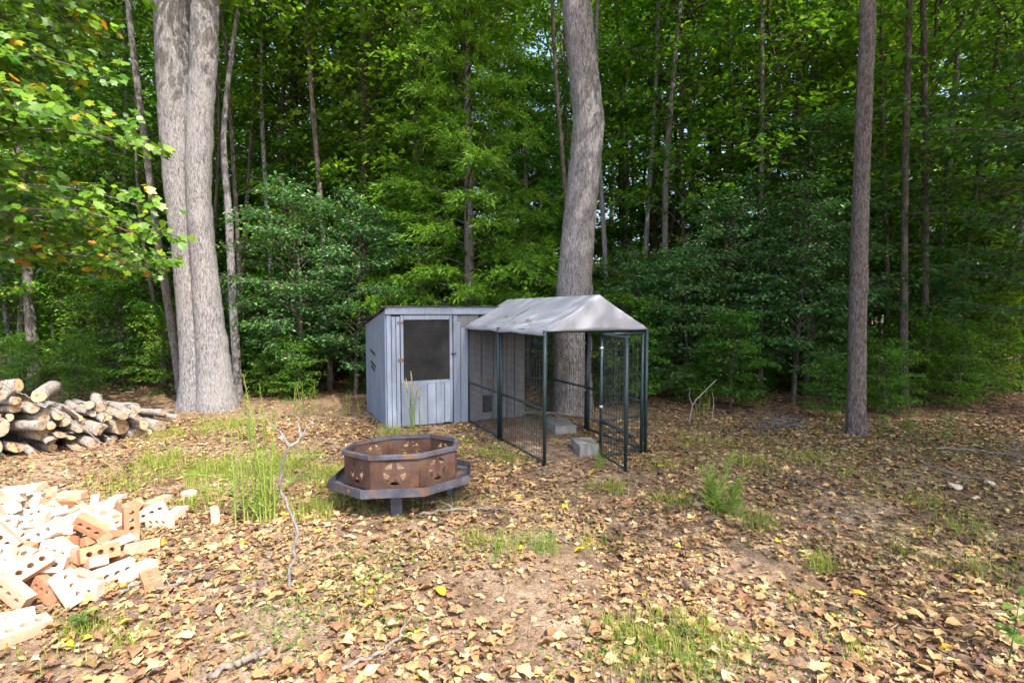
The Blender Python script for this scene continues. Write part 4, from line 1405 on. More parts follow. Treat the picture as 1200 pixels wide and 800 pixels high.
# ------------------------------------------------------------------ sweetgum with big lobed leaves over the woodpile
def lobed_leaf(rng, lobes=5, curl=.1):
    out = [(0, 0)]
    angs = np.linspace(-115, 115, lobes)
    for k, a in enumerate(angs):
        r = .60 + .18 * math.cos(math.radians(a))
        t = math.radians(90 - a)
        c = (0, .38)
        out.append((c[0] + r * .62 * math.cos(t), c[1] + r * .72 * math.sin(t)))
        if k < lobes - 1:
            t2 = math.radians(90 - (a + angs[k + 1]) / 2)
            out.append((c[0] + .30 * math.cos(t2), c[1] + .33 * math.sin(t2)))
    P = np.array(out)
    z = curl * (P[:, 0] ** 2) * 1.4 - curl * .8 * (P[:, 1] - .4) ** 2 + rng.normal(0, .02, len(P))
    V = np.column_stack([P, z])
    V = np.vstack([V, [[0, .38, rng.normal(0, .02)]]])
    c = len(V) - 1
    n = len(P)
    T = [(c, (i + 1) % n, i) for i in range(n)]
    return V, np.array(T)


def oval_leaf(rng, curl, wid=.36):
    out = [(0, 0)]
    for t in (.12, .3, .5, .7, .87): out.append((wid * math.sin(math.pi * t ** .8) * rng.uniform(.85, 1.1), t))
    out.append((0, 1.03))
    for t in (.87, .7, .5, .3, .12): out.append((-wid * math.sin(math.pi * t ** .8) * rng.uniform(.85, 1.1), t))
    P = np.array(out)
    z = curl * np.abs(P[:, 0]) * .9 + curl * .35 * np.sin(3 * P[:, 1]) + rng.normal(0, .03, len(P))
    V = np.vstack([np.column_stack([P, z]), [[0, .33, -.02]], [[0, .68, .1 * curl]]])
    a, b = len(P), len(P) + 1
    T = [(a, 1, 0), (a, 2, 1), (a, 3, 2), (a, b, 3), (b, 4, 3), (b, 5, 4), (b, 6, 5), (b, 7, 6), (b, 8, 7), (b, 9, 8), (a, 9, b), (a, 10, 9), (a, 11, 10), (a, 0, 11)]
    return V, np.array(T)


def place_leaf_arr(LV, LT, P, D, Nn, size):
    n = len(P)
    D, Nn = norm(D), norm(Nn)
    B = norm(np.cross(D, Nn)); Nn = np.cross(B, D)
    s = size[:, None, None]
    V = P[:, None, :] + s * (LV[None, :, 0:1] * B[:, None, :] + LV[None, :, 1:2] * D[:, None, :] + LV[None, :, 2:3] * Nn[:, None, :])
    T = (LT[None] + (np.arange(n) * len(LV))[:, None, None]).reshape(-1, 3)
    return V.reshape(-1, 3), T


gum = tag(empty('sweetgum_tree', (-7.1, 6.1, G(-7.1, 6.1))), 'broadleaf tree with big lobed leaves turning yellow, overhanging the woodpile', 'tree')
grng = np.random.default_rng(31)
s = Soup(); s.add(*trunk_soup([(0, 0, -.2), (.1, .05, 3), (.15, .1, 6), (.3, .1, 9.5)], [.11, .10, .08, .02], 12, 24, .05, 3, .3))
link('trunk', s.mesh('trunk', M['bark_slim'], True), None, gum)
wood = Soup(); gP, gD, gN = [], [], []
for i in range(84):
    h = 2.1 + 5.6 * (i + grng.random()) / 84
    az = grng.uniform(-1.3, 1.3) if i % 5 else grng.uniform(0, 6.28)
    L = grng.uniform(1.1, 3.1) * (1.05 - .05 * h)
    d = np.array([math.cos(az), math.sin(az), 0]); side = np.array([-d[1], d[0], 0])
    ts = np.linspace(0, 1, 7)
    pts = np.array([.1 * h / 6, .05, h]) + d * (L * ts)[:, None] + side * (grng.normal(0, .12) * L * ts ** 2)[:, None]
    pts[:, 2] += L * (.45 * ts - .42 * ts ** 2)
    wood.tube(pts, .02 * (1.1 - ts), 5, False)
    m = int(4 + 4 * L)
    for j in range(m):
        t = .2 + .8 * (j + grng.random()) / m
        k = min(int(t * 6), 5); fr = t * 6 - k
        base = pts[k] * (1 - fr) + pts[k + 1] * fr
        ang = (1 if j % 2 else -1) * grng.uniform(.4, 1.1)
        tw = d * math.cos(ang) + side * math.sin(ang) + np.array([0, 0, grng.normal(0, .15)])
        tl = grng.uniform(.25, .6)
        wood.tube(base + tw * (tl * np.linspace(0, 1, 3))[:, None], .004, 3, False)
        q = int(grng.integers(6, 13))
        u = grng.uniform(.3, 1.05, q)
        pos = base + tw * (tl * u)[:, None] + grng.normal(0, .05, (q, 3))
        a2 = grng.uniform(-1.2, 1.2, q)
        dd = np.stack([tw[0] * np.cos(a2) - tw[1] * np.sin(a2), tw[0] * np.sin(a2) + tw[1] * np.cos(a2), grng.normal(-.55, .3, q)], -1)
        gP.append(pos); gD.append(dd); gN.append(grng.normal(0, .4, (q, 3)) + np.array([.25, -.75, .8]))
tag(link('limbs', wood.mesh('limbs', M['bark_slim'], True), None, gum), kind='stuff')
gP, gD, gN = np.vstack(gP), np.vstack(gD), np.vstack(gN)
gS = grng.uniform(.09, .17, len(gP))
world_p = gP + np.array([-7.1, 6.1, 0])
pxs = 600 + world_p[:, 0] / world_p[:, 1] * 600
seen = (pxs > 0) & (world_p[:, 2] < 5.4)
score = np.where(seen, gS / np.linalg.norm(world_p - np.array([0, 0, 1.65]), axis=1), 0)
order = np.argsort(-score)
single, rest = order[:260], order[260:]
gshapes = [lobed_leaf(grng, 5, c) for c in (.1, .25, -.1)]
gmeshes = []
for v_, t_ in gshapes:
    for cv in (.1, .35, .55, .75, .86, .94, .99):
        col = np.zeros((len(v_), 3)); col[:, 0] = cv
        gmeshes.append(np_mesh('leaf', v_, t_, col, M['leaf_gum']))
for n_, i in enumerate(single):
    w_ = grng.random()
    ci = int(np.searchsorted([.2, .45, .68, .84, .93, .97], w_))
    o = link('leaf', gmeshes[(n_ % 3) * 7 + ci], None, gum)
    D = Vector(gD[i]).normalized(); Nn = Vector(gN[i]).normalized()
    B = D.cross(Nn).normalized(); Nn = B.cross(D)
    m = Matrix((B, D, Nn)).transposed().to_4x4()
    o.matrix_local = Matrix.Translation(Vector(gP[i])) @ m @ Matrix.Scale(gS[i], 4)
sp = Soup()
for k in range(3):
    ii = rest[k::3]
    V, T = place_leaf_arr(*gshapes[k], gP[ii], gD[ii], gN[ii], gS[ii])
    sp.add(V, T, leaf_col(len(ii), len(gshapes[k][0]), grng))
tag(link('crown', sp.mesh('crown', M['leaf_gum']), None, gum), kind='stuff')

# ------------------------------------------------------------------ leaf litter
LC = {'tan': (.40, .26, .125), 'pale tan': (.52, .385, .21), 'brown': (.25, .15, .08), 'reddish brown': (.29, .15, .085), 'dark purplish': (.15, .095, .075), 'yellow': (.66, .44, .04)}
LCW = [.36, .17, .25, .11, .10, .01]
lr = np.random.default_rng(12)
lshapes = []
for c in (.2, .5, -.3, .15, .8, .35, .25, .6):
    if len(lshapes) % 2: v_, t_ = oval_leaf(lr, c * .7, lr.uniform(.28, .42))
    else: v_, t_ = lobed_leaf(lr, 5, c * .8)
    v_[:, :2] += lr.normal(0, .03, (len(v_), 2)); v_[:, 0] *= lr.uniform(.75, 1.05); v_[:, 2] += lr.normal(0, .05, len(v_)); v_[:, 1] -= .4
    v_[:, 2] -= v_[:, 2].min() * .6
    v_[:, 0] *= lr.uniform(.7, 1.15)
    lshapes.append((v_, t_))


def dens(x, y):
    """how thick the litter lies"""
    d = .80 + .34 * np.sin(1.9 * x + .7 * np.sin(1.3 * y)) * np.sin(2.1 * y + .9 * np.sin(1.7 * x)) + .25 * np.sin(5.3 * x + 1) * np.sin(4.7 * y)
    d = np.clip(d, .12, 1)
    d = np.where((x > 1.5) & (y > 4.5), np.clip(d + .35, 0, 1), d)
    for cx, cy, r in ((0.0, 2.85, .42), (.35, 3.35, .3), (-1.25, 2.55, .28), (1.6, 3.3, .3)):
        d *= 1 - .93 * np.exp(-(((x - cx) / r) ** 2 + ((y - cy) / r) ** 2) ** 1.5)
    lu, lv = (x - KO.x) * UX.x + (y - KO.y) * UX.y, (x - KO.x) * VX.x + (y - KO.y) * VX.y
    d = np.where((lu > .05) & (lu < KW - .35) & (lv > .05) & (lv < KL), d * .12, d)
    su, sv = (x + 1.74) * UX.x + (y - 7.07) * UX.y, (x + 1.74) * VX.x + (y - 7.07) * VX.y
    d = np.where((su > -.02) & (su < SW) & (sv > 0) & (sv < SD), 0, d)
    d = np.where((x + .955) ** 2 + (y - 4.47) ** 2 < .55 ** 2, d * .25, d)
    d = np.where((x < -2.2) & (y > 4.6) & (y < 6.4), d * .55, d)
    return d


def litter_points(n, y0, y1, pw=1.0):
    y = y0 + (y1 - y0) * lr.random(n) ** pw
    x = lr.uniform(-1.12, 1.12, n) * (y + .3)
    keep = lr.random(n) < dens(x, y)
    return x[keep], y[keep]


x1, y1_ = litter_points(84000, 1.7, 7.8, .82)
x2, y2_ = litter_points(22000, 7.4, 15, 1.0)
lx, ly = np.concatenate([x1, x2]), np.concatenate([y1_, y2_])
n = len(lx)
ls = np.clip(lr.lognormal(math.log(.036), .46, n), .013, .092)
lP = np.stack([lx, ly, gz(lx, ly) + .003 + lr.random(n) * .014], -1)
la = lr.uniform(0, 6.28, n)
lD = np.stack([np.cos(la), np.sin(la), lr.normal(0, .12, n)], -1)
lN = np.stack([lr.normal(0, .2, n), lr.normal(0, .2, n), np.ones(n)], -1)
lc = lr.choice(len(LC), n, p=LCW)
view = (np.abs(lx) < ly * .99) & (ly > 2.05)
prom = np.where(view, ls / ly, 0)
ordr = np.argsort(-prom)
big, small = ordr[:290], ordr[290:]
cn = list(LC)
pal = np.array([LC[c] for c in cn])
for k in range(6):
    pass
sp = Soup()
for k in range(8):
    ii = small[k::8]
    V, T = place_leaf_arr(*lshapes[k], lP[ii], lD[ii], lN[ii], ls[ii])
    colr = pal[lc[ii]] * lr.uniform(.7, 1.2, (len(ii), 1)) * lr.uniform(.93, 1.07, (len(ii), 3))
    sp.add(V, T, np.repeat(colr, len(lshapes[k][0]), 0))
tag(link('leaf_litter', sp.mesh('leaf_litter', M['litter'], True)), 'brown and tan dead leaves carpeting the dirt', 'leaf litter', kind='stuff')
nd = 9000
dy = 1.7 + 7 * lr.random(nd); dx = lr.uniform(-1.1, 1.1, nd) * dy
dP = np.stack([dx, dy, gz(dx, dy) + .006 + .012 * lr.random(nd)], -1)
da = lr.uniform(0, 6.28, nd)
V, T = leaf_tris(dP, np.stack([np.cos(da), np.sin(da), lr.normal(0, .15, nd)], -1), lr.normal(0, .3, (nd, 3)) + [0, 0, 1], lr.uniform(.03, .13, nd), .055, .03, .02)
dc = np.array([(.30, .20, .13), (.22, .15, .11), (.40, .32, .24)])[lr.integers(0, 3, nd)] * lr.uniform(.6, 1.1, (nd, 1))
tag(link('pine_straw', np_mesh('pine_straw', V, T, np.repeat(dc, 4, 0), M['litter'])), 'thin brown needles and stem bits strewn over the dirt', 'straw', kind='stuff')
lmesh = {}
for ci, c in enumerate(cn):
    for k in range(8):
        lmesh[ci, k] = np_mesh('fallen_leaf', lshapes[k][0], lshapes[k][1], np.broadcast_to(pal[ci], (len(lshapes[k][0]), 3)), M['litter'], True)
LWHERE = ((-9, -1.5, 'before the brick heap'), (-1.5, -.2, 'in front of the fire ring'), (-.2, 1.2, 'on bare dirt in front of the kennel'), (1.2, 9, 'on the ground beyond the kennel gate'))
for i in big:
    k = int(lr.integers(8)); ci = int(lc[i])
    o = link('fallen_leaf', lmesh[ci, k])
    D = Vector(lD[i]).normalized(); Nn = Vector(lN[i]).normalized()
    B = D.cross(Nn).normalized(); Nn = B.cross(D)
    o.matrix_world = Matrix.Translation(Vector(lP[i]) + Vector((0, 0, .012))) @ Matrix((B, D, Nn)).transposed().to_4x4() @ Matrix.Scale(ls[i], 4)
    wh = next(t for a, b, t in LWHERE if a <= lx[i] < b)
    size = 'big ' if ls[i] > .1 else ''
    tag(o, f'{size}{cn[ci]} curled dry leaf lying {wh}', 'leaf', 'single fallen leaves on the ground')

# a few leaves caught on the canvas roof and on the tray of the fire ring
for u, v, ci, lab in ((.30, 2.2, 5, 'small yellow leaf stuck on the grey canvas roof'), (.10, .55, 2, 'brown leaf caught low on the canvas eave'), (.16, .75, 3, 'reddish leaf lying near the canvas eave'), (.22, 1.5, 4, 'dark leaf lying midway up the canvas roof'),
                      (.08, .95, 0, 'tan leaf resting on the edge of the canvas')):
    s_ = abs((u - KW / 2) / (KW / 2 + .05))
    z = RIDGE + (EAVE - RIDGE) * s_ - .035 * math.sin(math.pi * s_) + .012
    p = KO + UX * u + VX * v
    o = link('fallen_leaf', lmesh[ci, 1])
    o.location = (p.x, p.y, z)
    o.rotation_euler = (0, -.45, ANG)
    o.scale = (.06, .06, .06)
    tag(o, lab, 'leaf', 'leaves caught on the canvas roof')
for k, (a, ci, lab) in enumerate(((-2.2, 0, 'tan leaf caught in the fire ring tray on the woodpile side'), (-.9, 1, 'pale leaf caught in the fire ring tray on the kennel side'), (-.3, 2, 'brown leaf caught in the far side of the fire ring tray'))):
    o = link('fallen_leaf', lmesh[ci, k])
    o.location = (FC.x + .57 * math.cos(a), FC.y + .57 * math.sin(a), fire.location.z + .225 + .035 * -math.sin(a) * .9)
    o.rotation_euler = (-.06, 0, a); o.scale = (.055, .055, .055)
    tag(o, lab, 'leaf', 'leaves in the fire ring tray')

# ------------------------------------------------------------------ grass and weeds
def blades(rng, P, h, w, lean=.35, segs=2):
    """curved blades: 5 verts, 3 tris"""
    n = len(P)
    a = rng.uniform(0, 6.28, n)
    d = np.stack([np.cos(a), np.sin(a), np.zeros(n)], -1)
    b = np.stack([-np.sin(a), np.cos(a), np.zeros(n)], -1)
    ln = (np.abs(rng.normal(0, lean, n)) * h)[:, None]
    up = np.array([0, 0, 1.0])
    hh, ww = h[:, None], w[:, None]
    V = np.empty((n, 5, 3))
    V[:, 0] = P - b * ww / 2; V[:, 1] = P + b * ww / 2
    m = P + up * hh * .58 + d * ln * .35
    V[:, 2] = m - b * ww * .36; V[:, 3] = m + b * ww * .36
    V[:, 4] = P + up * hh * (1 - .25 * np.minimum(1, ln / hh)) + d * ln
    i = np.arange(n)[:, None] * 5
    T = np.concatenate([i + [0, 1, 3], i + [0, 3, 2], i + [2, 3, 4]], 0)
    return V.reshape(-1, 3), T, leaf_col(n, 5, rng)


gr = np.random.default_rng(55)
# thin grass over the ground: patches as (px, py, radius m, count, height)
patches = [(250, 555, .55, 700, .14), (190, 545, .5, 500, .13), (330, 550, .55, 700, .15), (370, 600, .35, 350, .12), (230, 590, .3, 220, .1), (150, 570, .4, 260, .1),
           (570, 532, .3, 260, .10), (600, 540, .2, 120, .1), (700, 640, .25, 60, .08), (590, 650, .22, 110, .09), (560, 640, .15, 90, .1),
           (770, 760, .26, 480, .075), (820, 745, .2, 300, .07), (720, 745, .14, 140, .07), (400, 575, .25, 150, .12), (390, 560, .3, 250, .14), (780, 590, .2, 90, .1), (1000, 760, .15, 60, .07),
           (930, 700, .18, 60, .06), (1060, 640, .25, 70, .09), (1130, 620, .35, 120, .1), (1150, 660, .3, 90, .1), (1000, 560, .4, 110, .1), (880, 545, .4, 160, .14), (950, 540, .4, 130, .12), (1080, 590, .4, 120, .12),
           (440, 590, .3, 120, .09), (520, 600, .3, 80, .08), (715, 575, .2, 120, .12), (100, 745, .14, 60, .1), (150, 755, .12, 50, .09), (540, 520, .3, 120, .1), (780, 545, .3, 120, .1), (460, 510, .25, 160, .16), (270, 500, .5, 300, .16), (200, 510, .5, 240, .13), (820, 520, .4, 150, .14)]
Pg, hg = [], []
for px, py, r, c, h in patches:
    q = gp(px, py)
    c = int(c * (2.3 if px < 420 and py < 615 else 2.2))
    a, rr = gr.uniform(0, 6.28, c), 1.25 * r * np.sqrt(gr.random(c))
    rr = rr * (.6 + .4 * np.sin(3 * a + px))
    x, y = q.x + rr * np.cos(a) * 1.25, q.y + rr * np.sin(a)
    ok = y > 1.5
    Pg.append(np.stack([x, y, gz(x, y)], -1)[ok]); hg.append((h * gr.uniform(.4, 1.25, c))[ok])
xs_, ys_ = gr.uniform(-1.05, 1.05, 16000), gr.uniform(1.8, 10, 16000)
kp = gr.random(16000) < np.clip(.15 + .9 * np.sin(2.3 * xs_ * ys_ + 1) * np.sin(1.9 * ys_ + 2.2 * xs_), .06, 1)
xs_, ys_ = xs_[kp], ys_[kp]
xs_ = xs_ * ys_
Pg.append(np.stack([xs_, ys_, gz(xs_, ys_)], -1)); hg.append(gr.uniform(.03, .10, len(xs_)))
Pg, hg = np.vstack(Pg), np.concatenate(hg)
V, T, col = blades(gr, Pg, hg, gr.uniform(.002, .0045, len(Pg)), .5)
tag(link('sparse_grass', np_mesh('sparse_grass', V, T, col, M['grass'])), 'thin yellow-green grass growing through the dead leaves', 'grass', kind='stuff')

# low broad weeds as ground cover
wP = []
for px, py, r, c in [(395, 700, .3, 320), (360, 730, .25, 240), (300, 735, .2, 120), (420, 655, .25, 200), (330, 770, .2, 140), (490, 660, .2, 160), (440, 670, .22, 140), (470, 740, .16, 150), (560, 655, .18, 150), (610, 640, .16, 140),
                     (190, 590, .3, 120), (95, 735, .12, 70), (420, 690, .2, 100), (770, 770, .3, 420), (830, 770, .2, 200), (900, 640, .2, 60), (660, 780, .15, 80), (1020, 715, .2, 60), (460, 608, .22, 150), (550, 590, .2, 70), (900, 560, .3, 120), (1100, 545, .5, 200), (930, 520, .5, 200), (1050, 530, .6, 420), (1140, 535, .6, 380), (980, 535, .5, 300), (870, 515, .5, 300), (1180, 590, .5, 200), (1100, 610, .5, 160), (960, 585, .4, 110), (830, 540, .35, 130), (1180, 650, .4, 140), (900, 498, .7, 420), (1000, 505, .7, 420), (1110, 515, .7, 420), (780, 500, .5, 260), (300, 485, .6, 300), (380, 483, .5, 260), (150, 470, .8, 200)]:
    q = gp(px, py)
    c = int(c * .6) if py > 640 else c
    a, rr = gr.uniform(0, 6.28, c), 1.15 * r * np.sqrt(gr.random(c)) * gr.uniform(.5, 1.1, c)
    x, y = q.x + rr * np.cos(a) * 1.3, q.y + rr * np.sin(a)
    wP.append(np.stack([x, y, gz(x, y) + gr.uniform(.005, .04, c)], -1))
wP = np.vstack(wP); nW = len(wP)
V, T = leaf_tris(wP, np.stack([gr.normal(0, 1, nW), gr.normal(0, 1, nW), gr.uniform(-.1, .5, nW)], -1), gr.normal(0, .35, (nW, 3)) + [0, 0, 1], gr.uniform(.013, .034, nW), .5)
tag(link('ground_cover', np_mesh('ground_cover', V, T, leaf_col(nW, 4, gr), M['weed'])), 'low bright green weeds creeping between the fallen leaves', 'weeds', kind='stuff')


def tuft(px, py, n, h, r, label, w=.004, lean=.4, mat='grass', name='grass_tuft', pal_=None):
    q = gp(px, py)
    a, rr = gr.uniform(0, 6.28, n), r * np.sqrt(gr.random(n))
    P = np.stack([rr * np.cos(a), rr * np.sin(a), np.zeros(n)], -1)
    V, T, col = blades(gr, P, h * gr.uniform(.25, 1.15, n) * (1.15 - .55 * rr / r), w * .7 * gr.uniform(.6, 1.2, n), lean * 1.7)
    o = link(name, np_mesh(name, V, T, col, M[mat]), None, None, (q.x, q.y, G(q.x, q.y)))
    return tag(o, label, 'grass', 'grass tufts on the open ground')


tuft(882, 612, 420, .20, .20, 'wide soft grass tuft beside the feathery seedling')
tuft(962, 663, 220, .20, .09, 'small bright grass clump standing alone among fallen leaves')
tuft(640, 652, 150, .30, .09, 'upright dark green grass clump between fire ring and bare dirt', lean=.2)
tuft(800, 592, 120, .14, .10, 'small low grass tuft behind the feathery seedling')
tuft(703, 548, 130, .28, .05, 'slender green grass growing at the gate hinge', lean=.15, mat='fennel')
tuft(780, 790, 300, .12, .22, 'low lush grass clump in front of the bare dirt patch')


def seed_stalks(px, py, n, h, r, label, depth=None, heads=True):
    q = gp(px, py)
    e = tag(empty('tall_grass', (q.x, q.y, G(q.x, q.y))), label, 'tall grass', 'tall grass stalks gone to seed')
    for i in range(n):
        a, rr = gr.uniform(0, 6.28), r * math.sqrt(gr.random())
        b = np.array([rr * math.cos(a), rr * math.sin(a) * .6, 0])
        hh = h * gr.uniform(.7, 1.05)
        ts = np.linspace(0, 1, 6)
        l = gr.normal(0, .1, 2)
        pts = b + np.stack([l[0] * hh * ts ** 2, l[1] * hh * ts ** 2, hh * ts], -1)
        s = Soup(); s.tube(pts, .0032 * (1.2 - .6 * ts), 4, False, col=(gr.uniform(.5, .95), 0, 0))
        for j in range(3):
            t = gr.uniform(.05, .5)
            V, T, c_ = blades(gr, (b + np.array([0, 0, hh * t]))[None], np.array([hh * .4]), np.array([.006]), .5)
            s.add(V, T, c_)
        if heads:
            s.tube(pts[-2] + (pts[-1] - pts[-2]) * np.linspace(0, 1.4, 4)[:, None], [.003, .009, .008, .002], 5, True, col=(.98, 0, 0))
        link('stalk', s.mesh('stalk', M['grass']), None, e)
    return e


seed_stalks(485, 505, 9, .74, .17, 'tall seeding grass stalks growing in front of the shed door')
seed_stalks(358, 492, 8, .62, .20, 'dry grass stalks standing before the glossy shrub', heads=False)
seed_stalks(410, 488, 5, .45, .16, 'short dry grass stalks near the left wall of the shed', heads=False)
seed_stalks(822, 498, 6, .6, .25, 'thin stalks standing before the shrubs behind the kennel', heads=False)


def fennel(px, py, stems, h, label, name='feathery_weed', threads=120, droop=0.0, tl=.06, arcs=(), sway=.07):
    q = gp(px, py)
    e = tag(empty(name, (q.x, q.y, G(q.x, q.y))), label, 'weed')
    for i in range(stems):
        b = np.array([gr.normal(0, .075), gr.normal(0, .06), 0])
        hh = h * gr.uniform(.45, 1.03)
        ts = np.linspace(0, 1, 8)
        l = gr.normal(0, sway, 2)
        pts = b + np.stack([l[0] * hh * ts ** 1.5, l[1] * hh * ts ** 1.5, hh * ts], -1)
        if i < len(arcs):
            dx, dz = arcs[i]
            pts = b + np.stack([dx * ts ** 1.4, gr.normal(0, .1) * ts, dz * (2.0 * ts - 1.15 * ts ** 2)], -1)
        s = Soup(); s.tube(pts, .0058 * (1.15 - .8 * ts), 5, False, col=(.75, 0, 0))
        link('stem', s.mesh('stem', M['fennel'], True), None, e)
        u = gr.uniform(.12, 1, threads)
        k = np.minimum((u * 7).astype(int), 6); fr = (u * 7 - k)[:, None]
        P = pts[k] * (1 - fr) + pts[k + 1] * fr
        D = gr.normal(0, 1, (threads, 3)); D[:, 2] = np.abs(D[:, 2]) * .7 + .5 - droop
        V, T = leaf_tris(P, D, gr.normal(0, 1, (threads, 3)), tl * gr.uniform(.5, 1.3, threads) * (1.2 - .7 * u), .09, .02, .1)
        tag(link('foliage', np_mesh('foliage', V, T, leaf_col(threads, 4, gr), M['fennel']), None, e), kind='stuff')
    return e


fennel(303, 613, 17, 1.14, 'tall feathery bright green weed clump between woodpile and fire ring', threads=125, tl=.06, arcs=((-.75, .42), (-.55, .30), (.62, .60), (.45, .42)))
fennel(832, 602, 6, .50, 'feathery dark green seedling on the open ground by the grass tuft', threads=170, tl=.10, sway=.2)
fennel(296, 520, 5, .75, 'feathery weed stems at the foot of the twin trunks', threads=90)


def leafy_weed(px, py, h, n, label, leaf=.07):
    q = gp(px, py)
    e = tag(empty('leafy_weed', (q.x, q.y, G(q.x, q.y))), label, 'weed', 'leafy weeds on the open ground')
    s = Soup(); ts = np.linspace(0, 1, 5)
    pts = np.stack([.06 * ts, .02 * ts, h * ts], -1)
    s.tube(pts, .004 * (1.2 - ts), 4, False, col=(.4, 0, 0))
    link('stem', s.mesh('stem', M['weed']), None, e)
    for i in range(n):
        t = gr.uniform(.25, 1)
        P = np.array([[.06 * t, .02 * t, h * t]]); a = i * 2.4
        V, T = leaf_tris(P, np.array([[math.cos(a), math.sin(a), .25]]), np.array([[0, 0, 1.0]]) + gr.normal(0, .2, (1, 3)), np.array([leaf * gr.uniform(.7, 1.2)]), .6)
        link('leaf', np_mesh('leaf', V, T, leaf_col(1, 4, gr), M['weed']), None, e)


leafy_weed(1182, 775, .34, 14, 'spindly weed with big oval leaves standing in deep leaf litter', .085)
leafy_weed(1060, 525, .35, 16, 'leafy green weed at the foot of the pine', .1)
leafy_weed(1105, 528, .38, 16, 'leafy green weed between pine and fallen branch', .1)
leafy_weed(85, 745, .12, 12, 'bright yellow-green weed at the foot of the brick heap', .075)
leafy_weed(1030, 520, .3, 18, 'broad leafy weed close against the pine trunk', .11)

# ------------------------------------------------------------------ sticks, branches, brush, rocks
def stick(name, pts, r0, r1, mat, label, cat, forks=(), seed=0, wob=.012, group=None):
    rg = np.random.default_rng(seed)
    P = catmull([tuple(p) for p in pts], 22)
    P[1:-1] += rg.normal(0, wob, (20, 3)) * np.array([1, 1, .5])
    s = Soup(); s.tube(P, np.linspace(r0, r1, 22), 6)
    o = link(name, s.mesh(name, M[mat], True))
    for f in forks:
        Q = catmull([tuple(p) for p in f], 10)
        Q[1:-1] += rg.normal(0, wob * .6, (8, 3))
        s = Soup(); s.tube(Q, np.linspace(r1 * 1.4, r1 * .4, 10), 5)
        link('twig', s.mesh('twig', M[mat], True), None, o)
    return tag(o, label, cat, group)


def gpt(px, py, dz=.01):
    q = gp(px, py)
    return Vector((q.x, q.y, G(q.x, q.y) + dz))


Ys = gp(338, 697).y
stick('bare_sapling', [at(337, 705, Ys), at(343, 650, Ys), at(347, 620, Ys + .02), at(333, 580, Ys + .03), at(329, 555, Ys), at(340, 522, Ys - .03)], .010, .0065, 'twig_grey2',
      'bare bleached forked sapling stem standing before the fire ring', 'sapling',
      [[at(340, 523, Ys - .03), at(352, 512, Ys), at(369, 489, Ys + .06)], [at(339, 523, Ys - .03), at(330, 508, Ys), at(316, 495, Ys - .03)], [at(352, 512, Ys), at(350, 500, Ys + .05), at(349, 488, Ys + .06)]], 3, .006)
G_ = 'dead sticks lying on the ground'
stick('fallen_stick', [gpt(492, 611, .02), gpt(530, 606, .03), gpt(575, 603, .02), gpt(612, 603, .02)], .013, .007, 'twig', 'crooked stick lying just in front of the fire ring leg', 'stick', [[gpt(530, 606, .03), gpt(515, 600, .06), gpt(500, 602, .05)]], 4, group=G_)
stick('fallen_stick', [gpt(175, 700, .02), gpt(215, 692, .03), gpt(255, 680, .02)], .010, .006, 'twig', 'grey stick pointing at the sapling from the brick heap', 'stick', (), 5, group=G_)
stick('fallen_stick', [gpt(140, 700, .02), gpt(190, 685, .04), gpt(240, 676, .02)], .009, .004, 'twig', 'thin stick lying on the leaves by the brick heap', 'stick', [[gpt(190, 685, .04), gpt(202, 695, .03), gpt(215, 702, .02)]], 6, group=G_)
stick('fallen_stick', [gpt(400, 790, .02), gpt(440, 772, .03), gpt(470, 752, .03), gpt(482, 725, .02)], .011, .006, 'twig', 'bent weathered stick lying beside the bare dirt patch', 'stick', (), 7, group=G_)
stick('fallen_stick', [gpt(250, 795, .02), gpt(290, 780, .03), gpt(312, 768, .02)], .018, .014, 'twig', 'short thick weathered stick below the forked sapling', 'stick', (), 8, group=G_)
stick('fallen_stick', [gpt(640, 625, .02), gpt(665, 640, .02), gpt(690, 618, .03)], .008, .005, 'twig', 'small twig lying beside the upright grass clump', 'stick', (), 9, group=G_)
stick('fallen_branch', [gpt(1095, 533, .05), gpt(1130, 534, .06), gpt(1160, 536, .05), gpt(1195, 537, .05)], .013, .008, 'twig', 'long pale branch lying in the shade beyond the pine', 'branch', (), 10, group=G_)
stick('fallen_branch', [gpt(600, 487, .05), gpt(650, 492, .1), gpt(700, 498, .08), gpt(745, 514, .05)], .03, .02, 'twig', 'grey branch lying across the back of the kennel', 'branch', (), 11, group=G_)
stick('fallen_stick', [gpt(920, 560, .02), gpt(965, 575, .03), gpt(1010, 582, .02)], .009, .005, 'twig_grey', 'thin grey stick on the open ground before the pine', 'stick', (), 12, group=G_)
stick('fallen_stick', [gpt(1070, 545, .03), gpt(1110, 560, .05), gpt(1160, 566, .02)], .012, .006, 'twig', 'brown stick among pale rocks in the shade', 'stick', (), 13, group=G_)
Yw = gp(812, 497).y
stick('dead_stem', [at(808, 503, Yw), at(812, 475, Yw), at(826, 458, Yw + .05), at(840, 445, Yw + .1)], .011, .005, 'twig_pale', 'pale crooked dead stem standing beyond the kennel', 'stick', [[at(812, 475, Yw), at(808, 465, Yw), at(809, 455, Yw)]], 14, .005)
stick('dead_stem', [at(832, 500, Yw), at(836, 478, Yw), at(835, 460, Yw)], .008, .004, 'twig_pale', 'short straight dead stem beside the crooked one', 'stick', (), 15, .004)
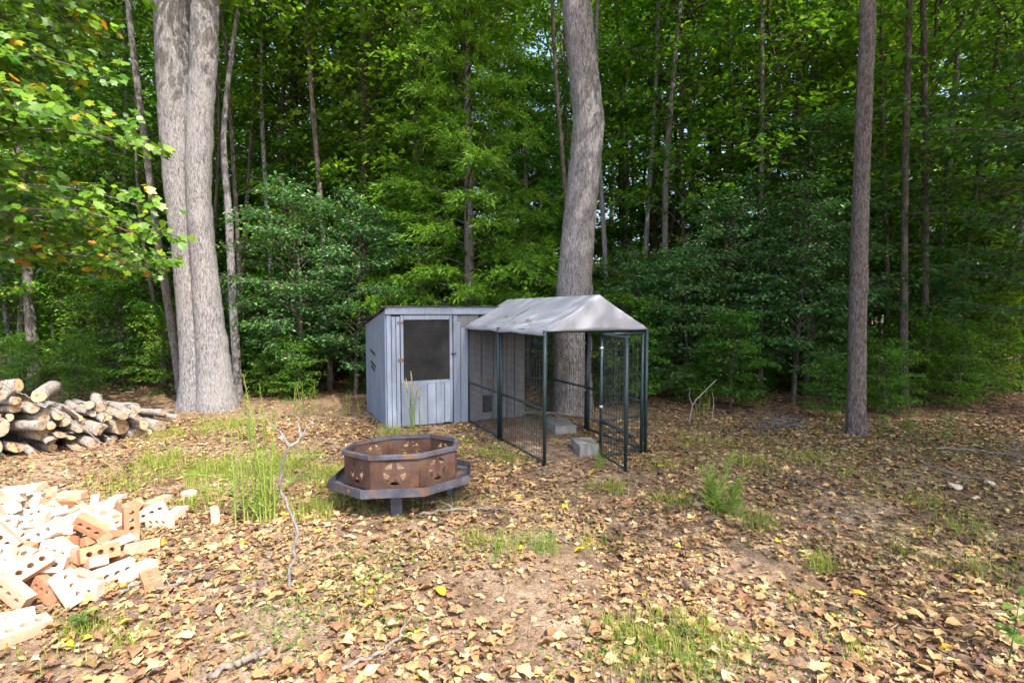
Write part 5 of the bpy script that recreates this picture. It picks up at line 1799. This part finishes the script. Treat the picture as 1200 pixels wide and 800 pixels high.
for k, (a, b, c, lab) in enumerate([((0, 447), (14, 455), (36, 466), 'bent twig poking from the top of the woodpile'), ((60, 478), (95, 500), (130, 528), 'long bare twig slanting down the face of the woodpile'), ((118, 510), (122, 490), (124, 470), 'short bare twig standing against the woodpile')]):
    yy = 5.35 + .3 * k
    stick('bare_twig', [at(*a, yy), at(*b, yy - .05), at(*c, yy - .1)], .009, .004, 'twig', lab, 'twig', (), 20 + k, .008)


def brush_heap(px, py, rad, h, n, mat, label):
    q = gp(px, py)
    e = tag(empty('brush_pile', (q.x, q.y, G(q.x, q.y))), label, 'brush')
    rg = np.random.default_rng(int(px))
    s = Soup()
    for i in range(n):
        a = rg.uniform(0, 6.28); r = rad * math.sqrt(rg.random())
        c = np.array([r * math.cos(a), r * .6 * math.sin(a), .02 + h * (1 - (r / rad) ** 2) * rg.random()])
        d = rg.normal(0, 1, 3); d[2] = abs(d[2]) * .5; d /= np.linalg.norm(d)
        l = rg.uniform(.25, .7)
        s.tube(np.array([c - d * l * .5, c + rg.normal(0, .02, 3), c + d * l * .5]), rg.uniform(.002, .005), 4, False)
    v = s.mesh('twigs', M[mat])
    tag(link('twigs', v, None, e), kind='stuff')


brush_heap(912, 505, .45, .2, 45, 'twig_grey', 'low tangled grey heap of dead brush at the edge of the wood')
brush_heap(1210, 548, .38, .28, 36, 'twig', 'heap of brown dead twigs in the shade beyond the pine')


def rock(px, py, s, label, seed):
    q = gp(px, py)
    rg = np.random.default_rng(seed)
    bm = bmesh.new()
    for p_ in rg.normal(0, 1, (15, 3)):
        p_ = p_ / np.linalg.norm(p_) * rg.uniform(.75, 1.05)
        bm.verts.new((p_[0] * s, p_[1] * s * .75, p_[2] * s * .42))
    hull = bmesh.ops.convex_hull(bm, input=bm.verts)
    bmesh.ops.bevel(bm, geom=list(bm.edges), offset=s * .05, segments=1, affect='EDGES')
    o = link('rock', bm_mesh('rock', bm, M['rock']), None, None, (q.x, q.y, G(q.x, q.y) + s * .2))
    o.rotation_euler = tuple(rg.uniform(-.3, .3, 2)) + (rg.uniform(0, 6),)
    tag(o, label, 'rock', 'pale rocks at the shady edge')


rock(1120, 570, .085, 'largest pale rock lying in the shade beyond the open ground', 1)
rock(1159, 568, .075, 'pale rock lying close beside the largest one', 2)
rock(1143, 582, .055, 'smaller pale rock lying below the other pale rocks', 3)
rock(800, 602, .04, 'small pale stone by the feathery seedling', 4)
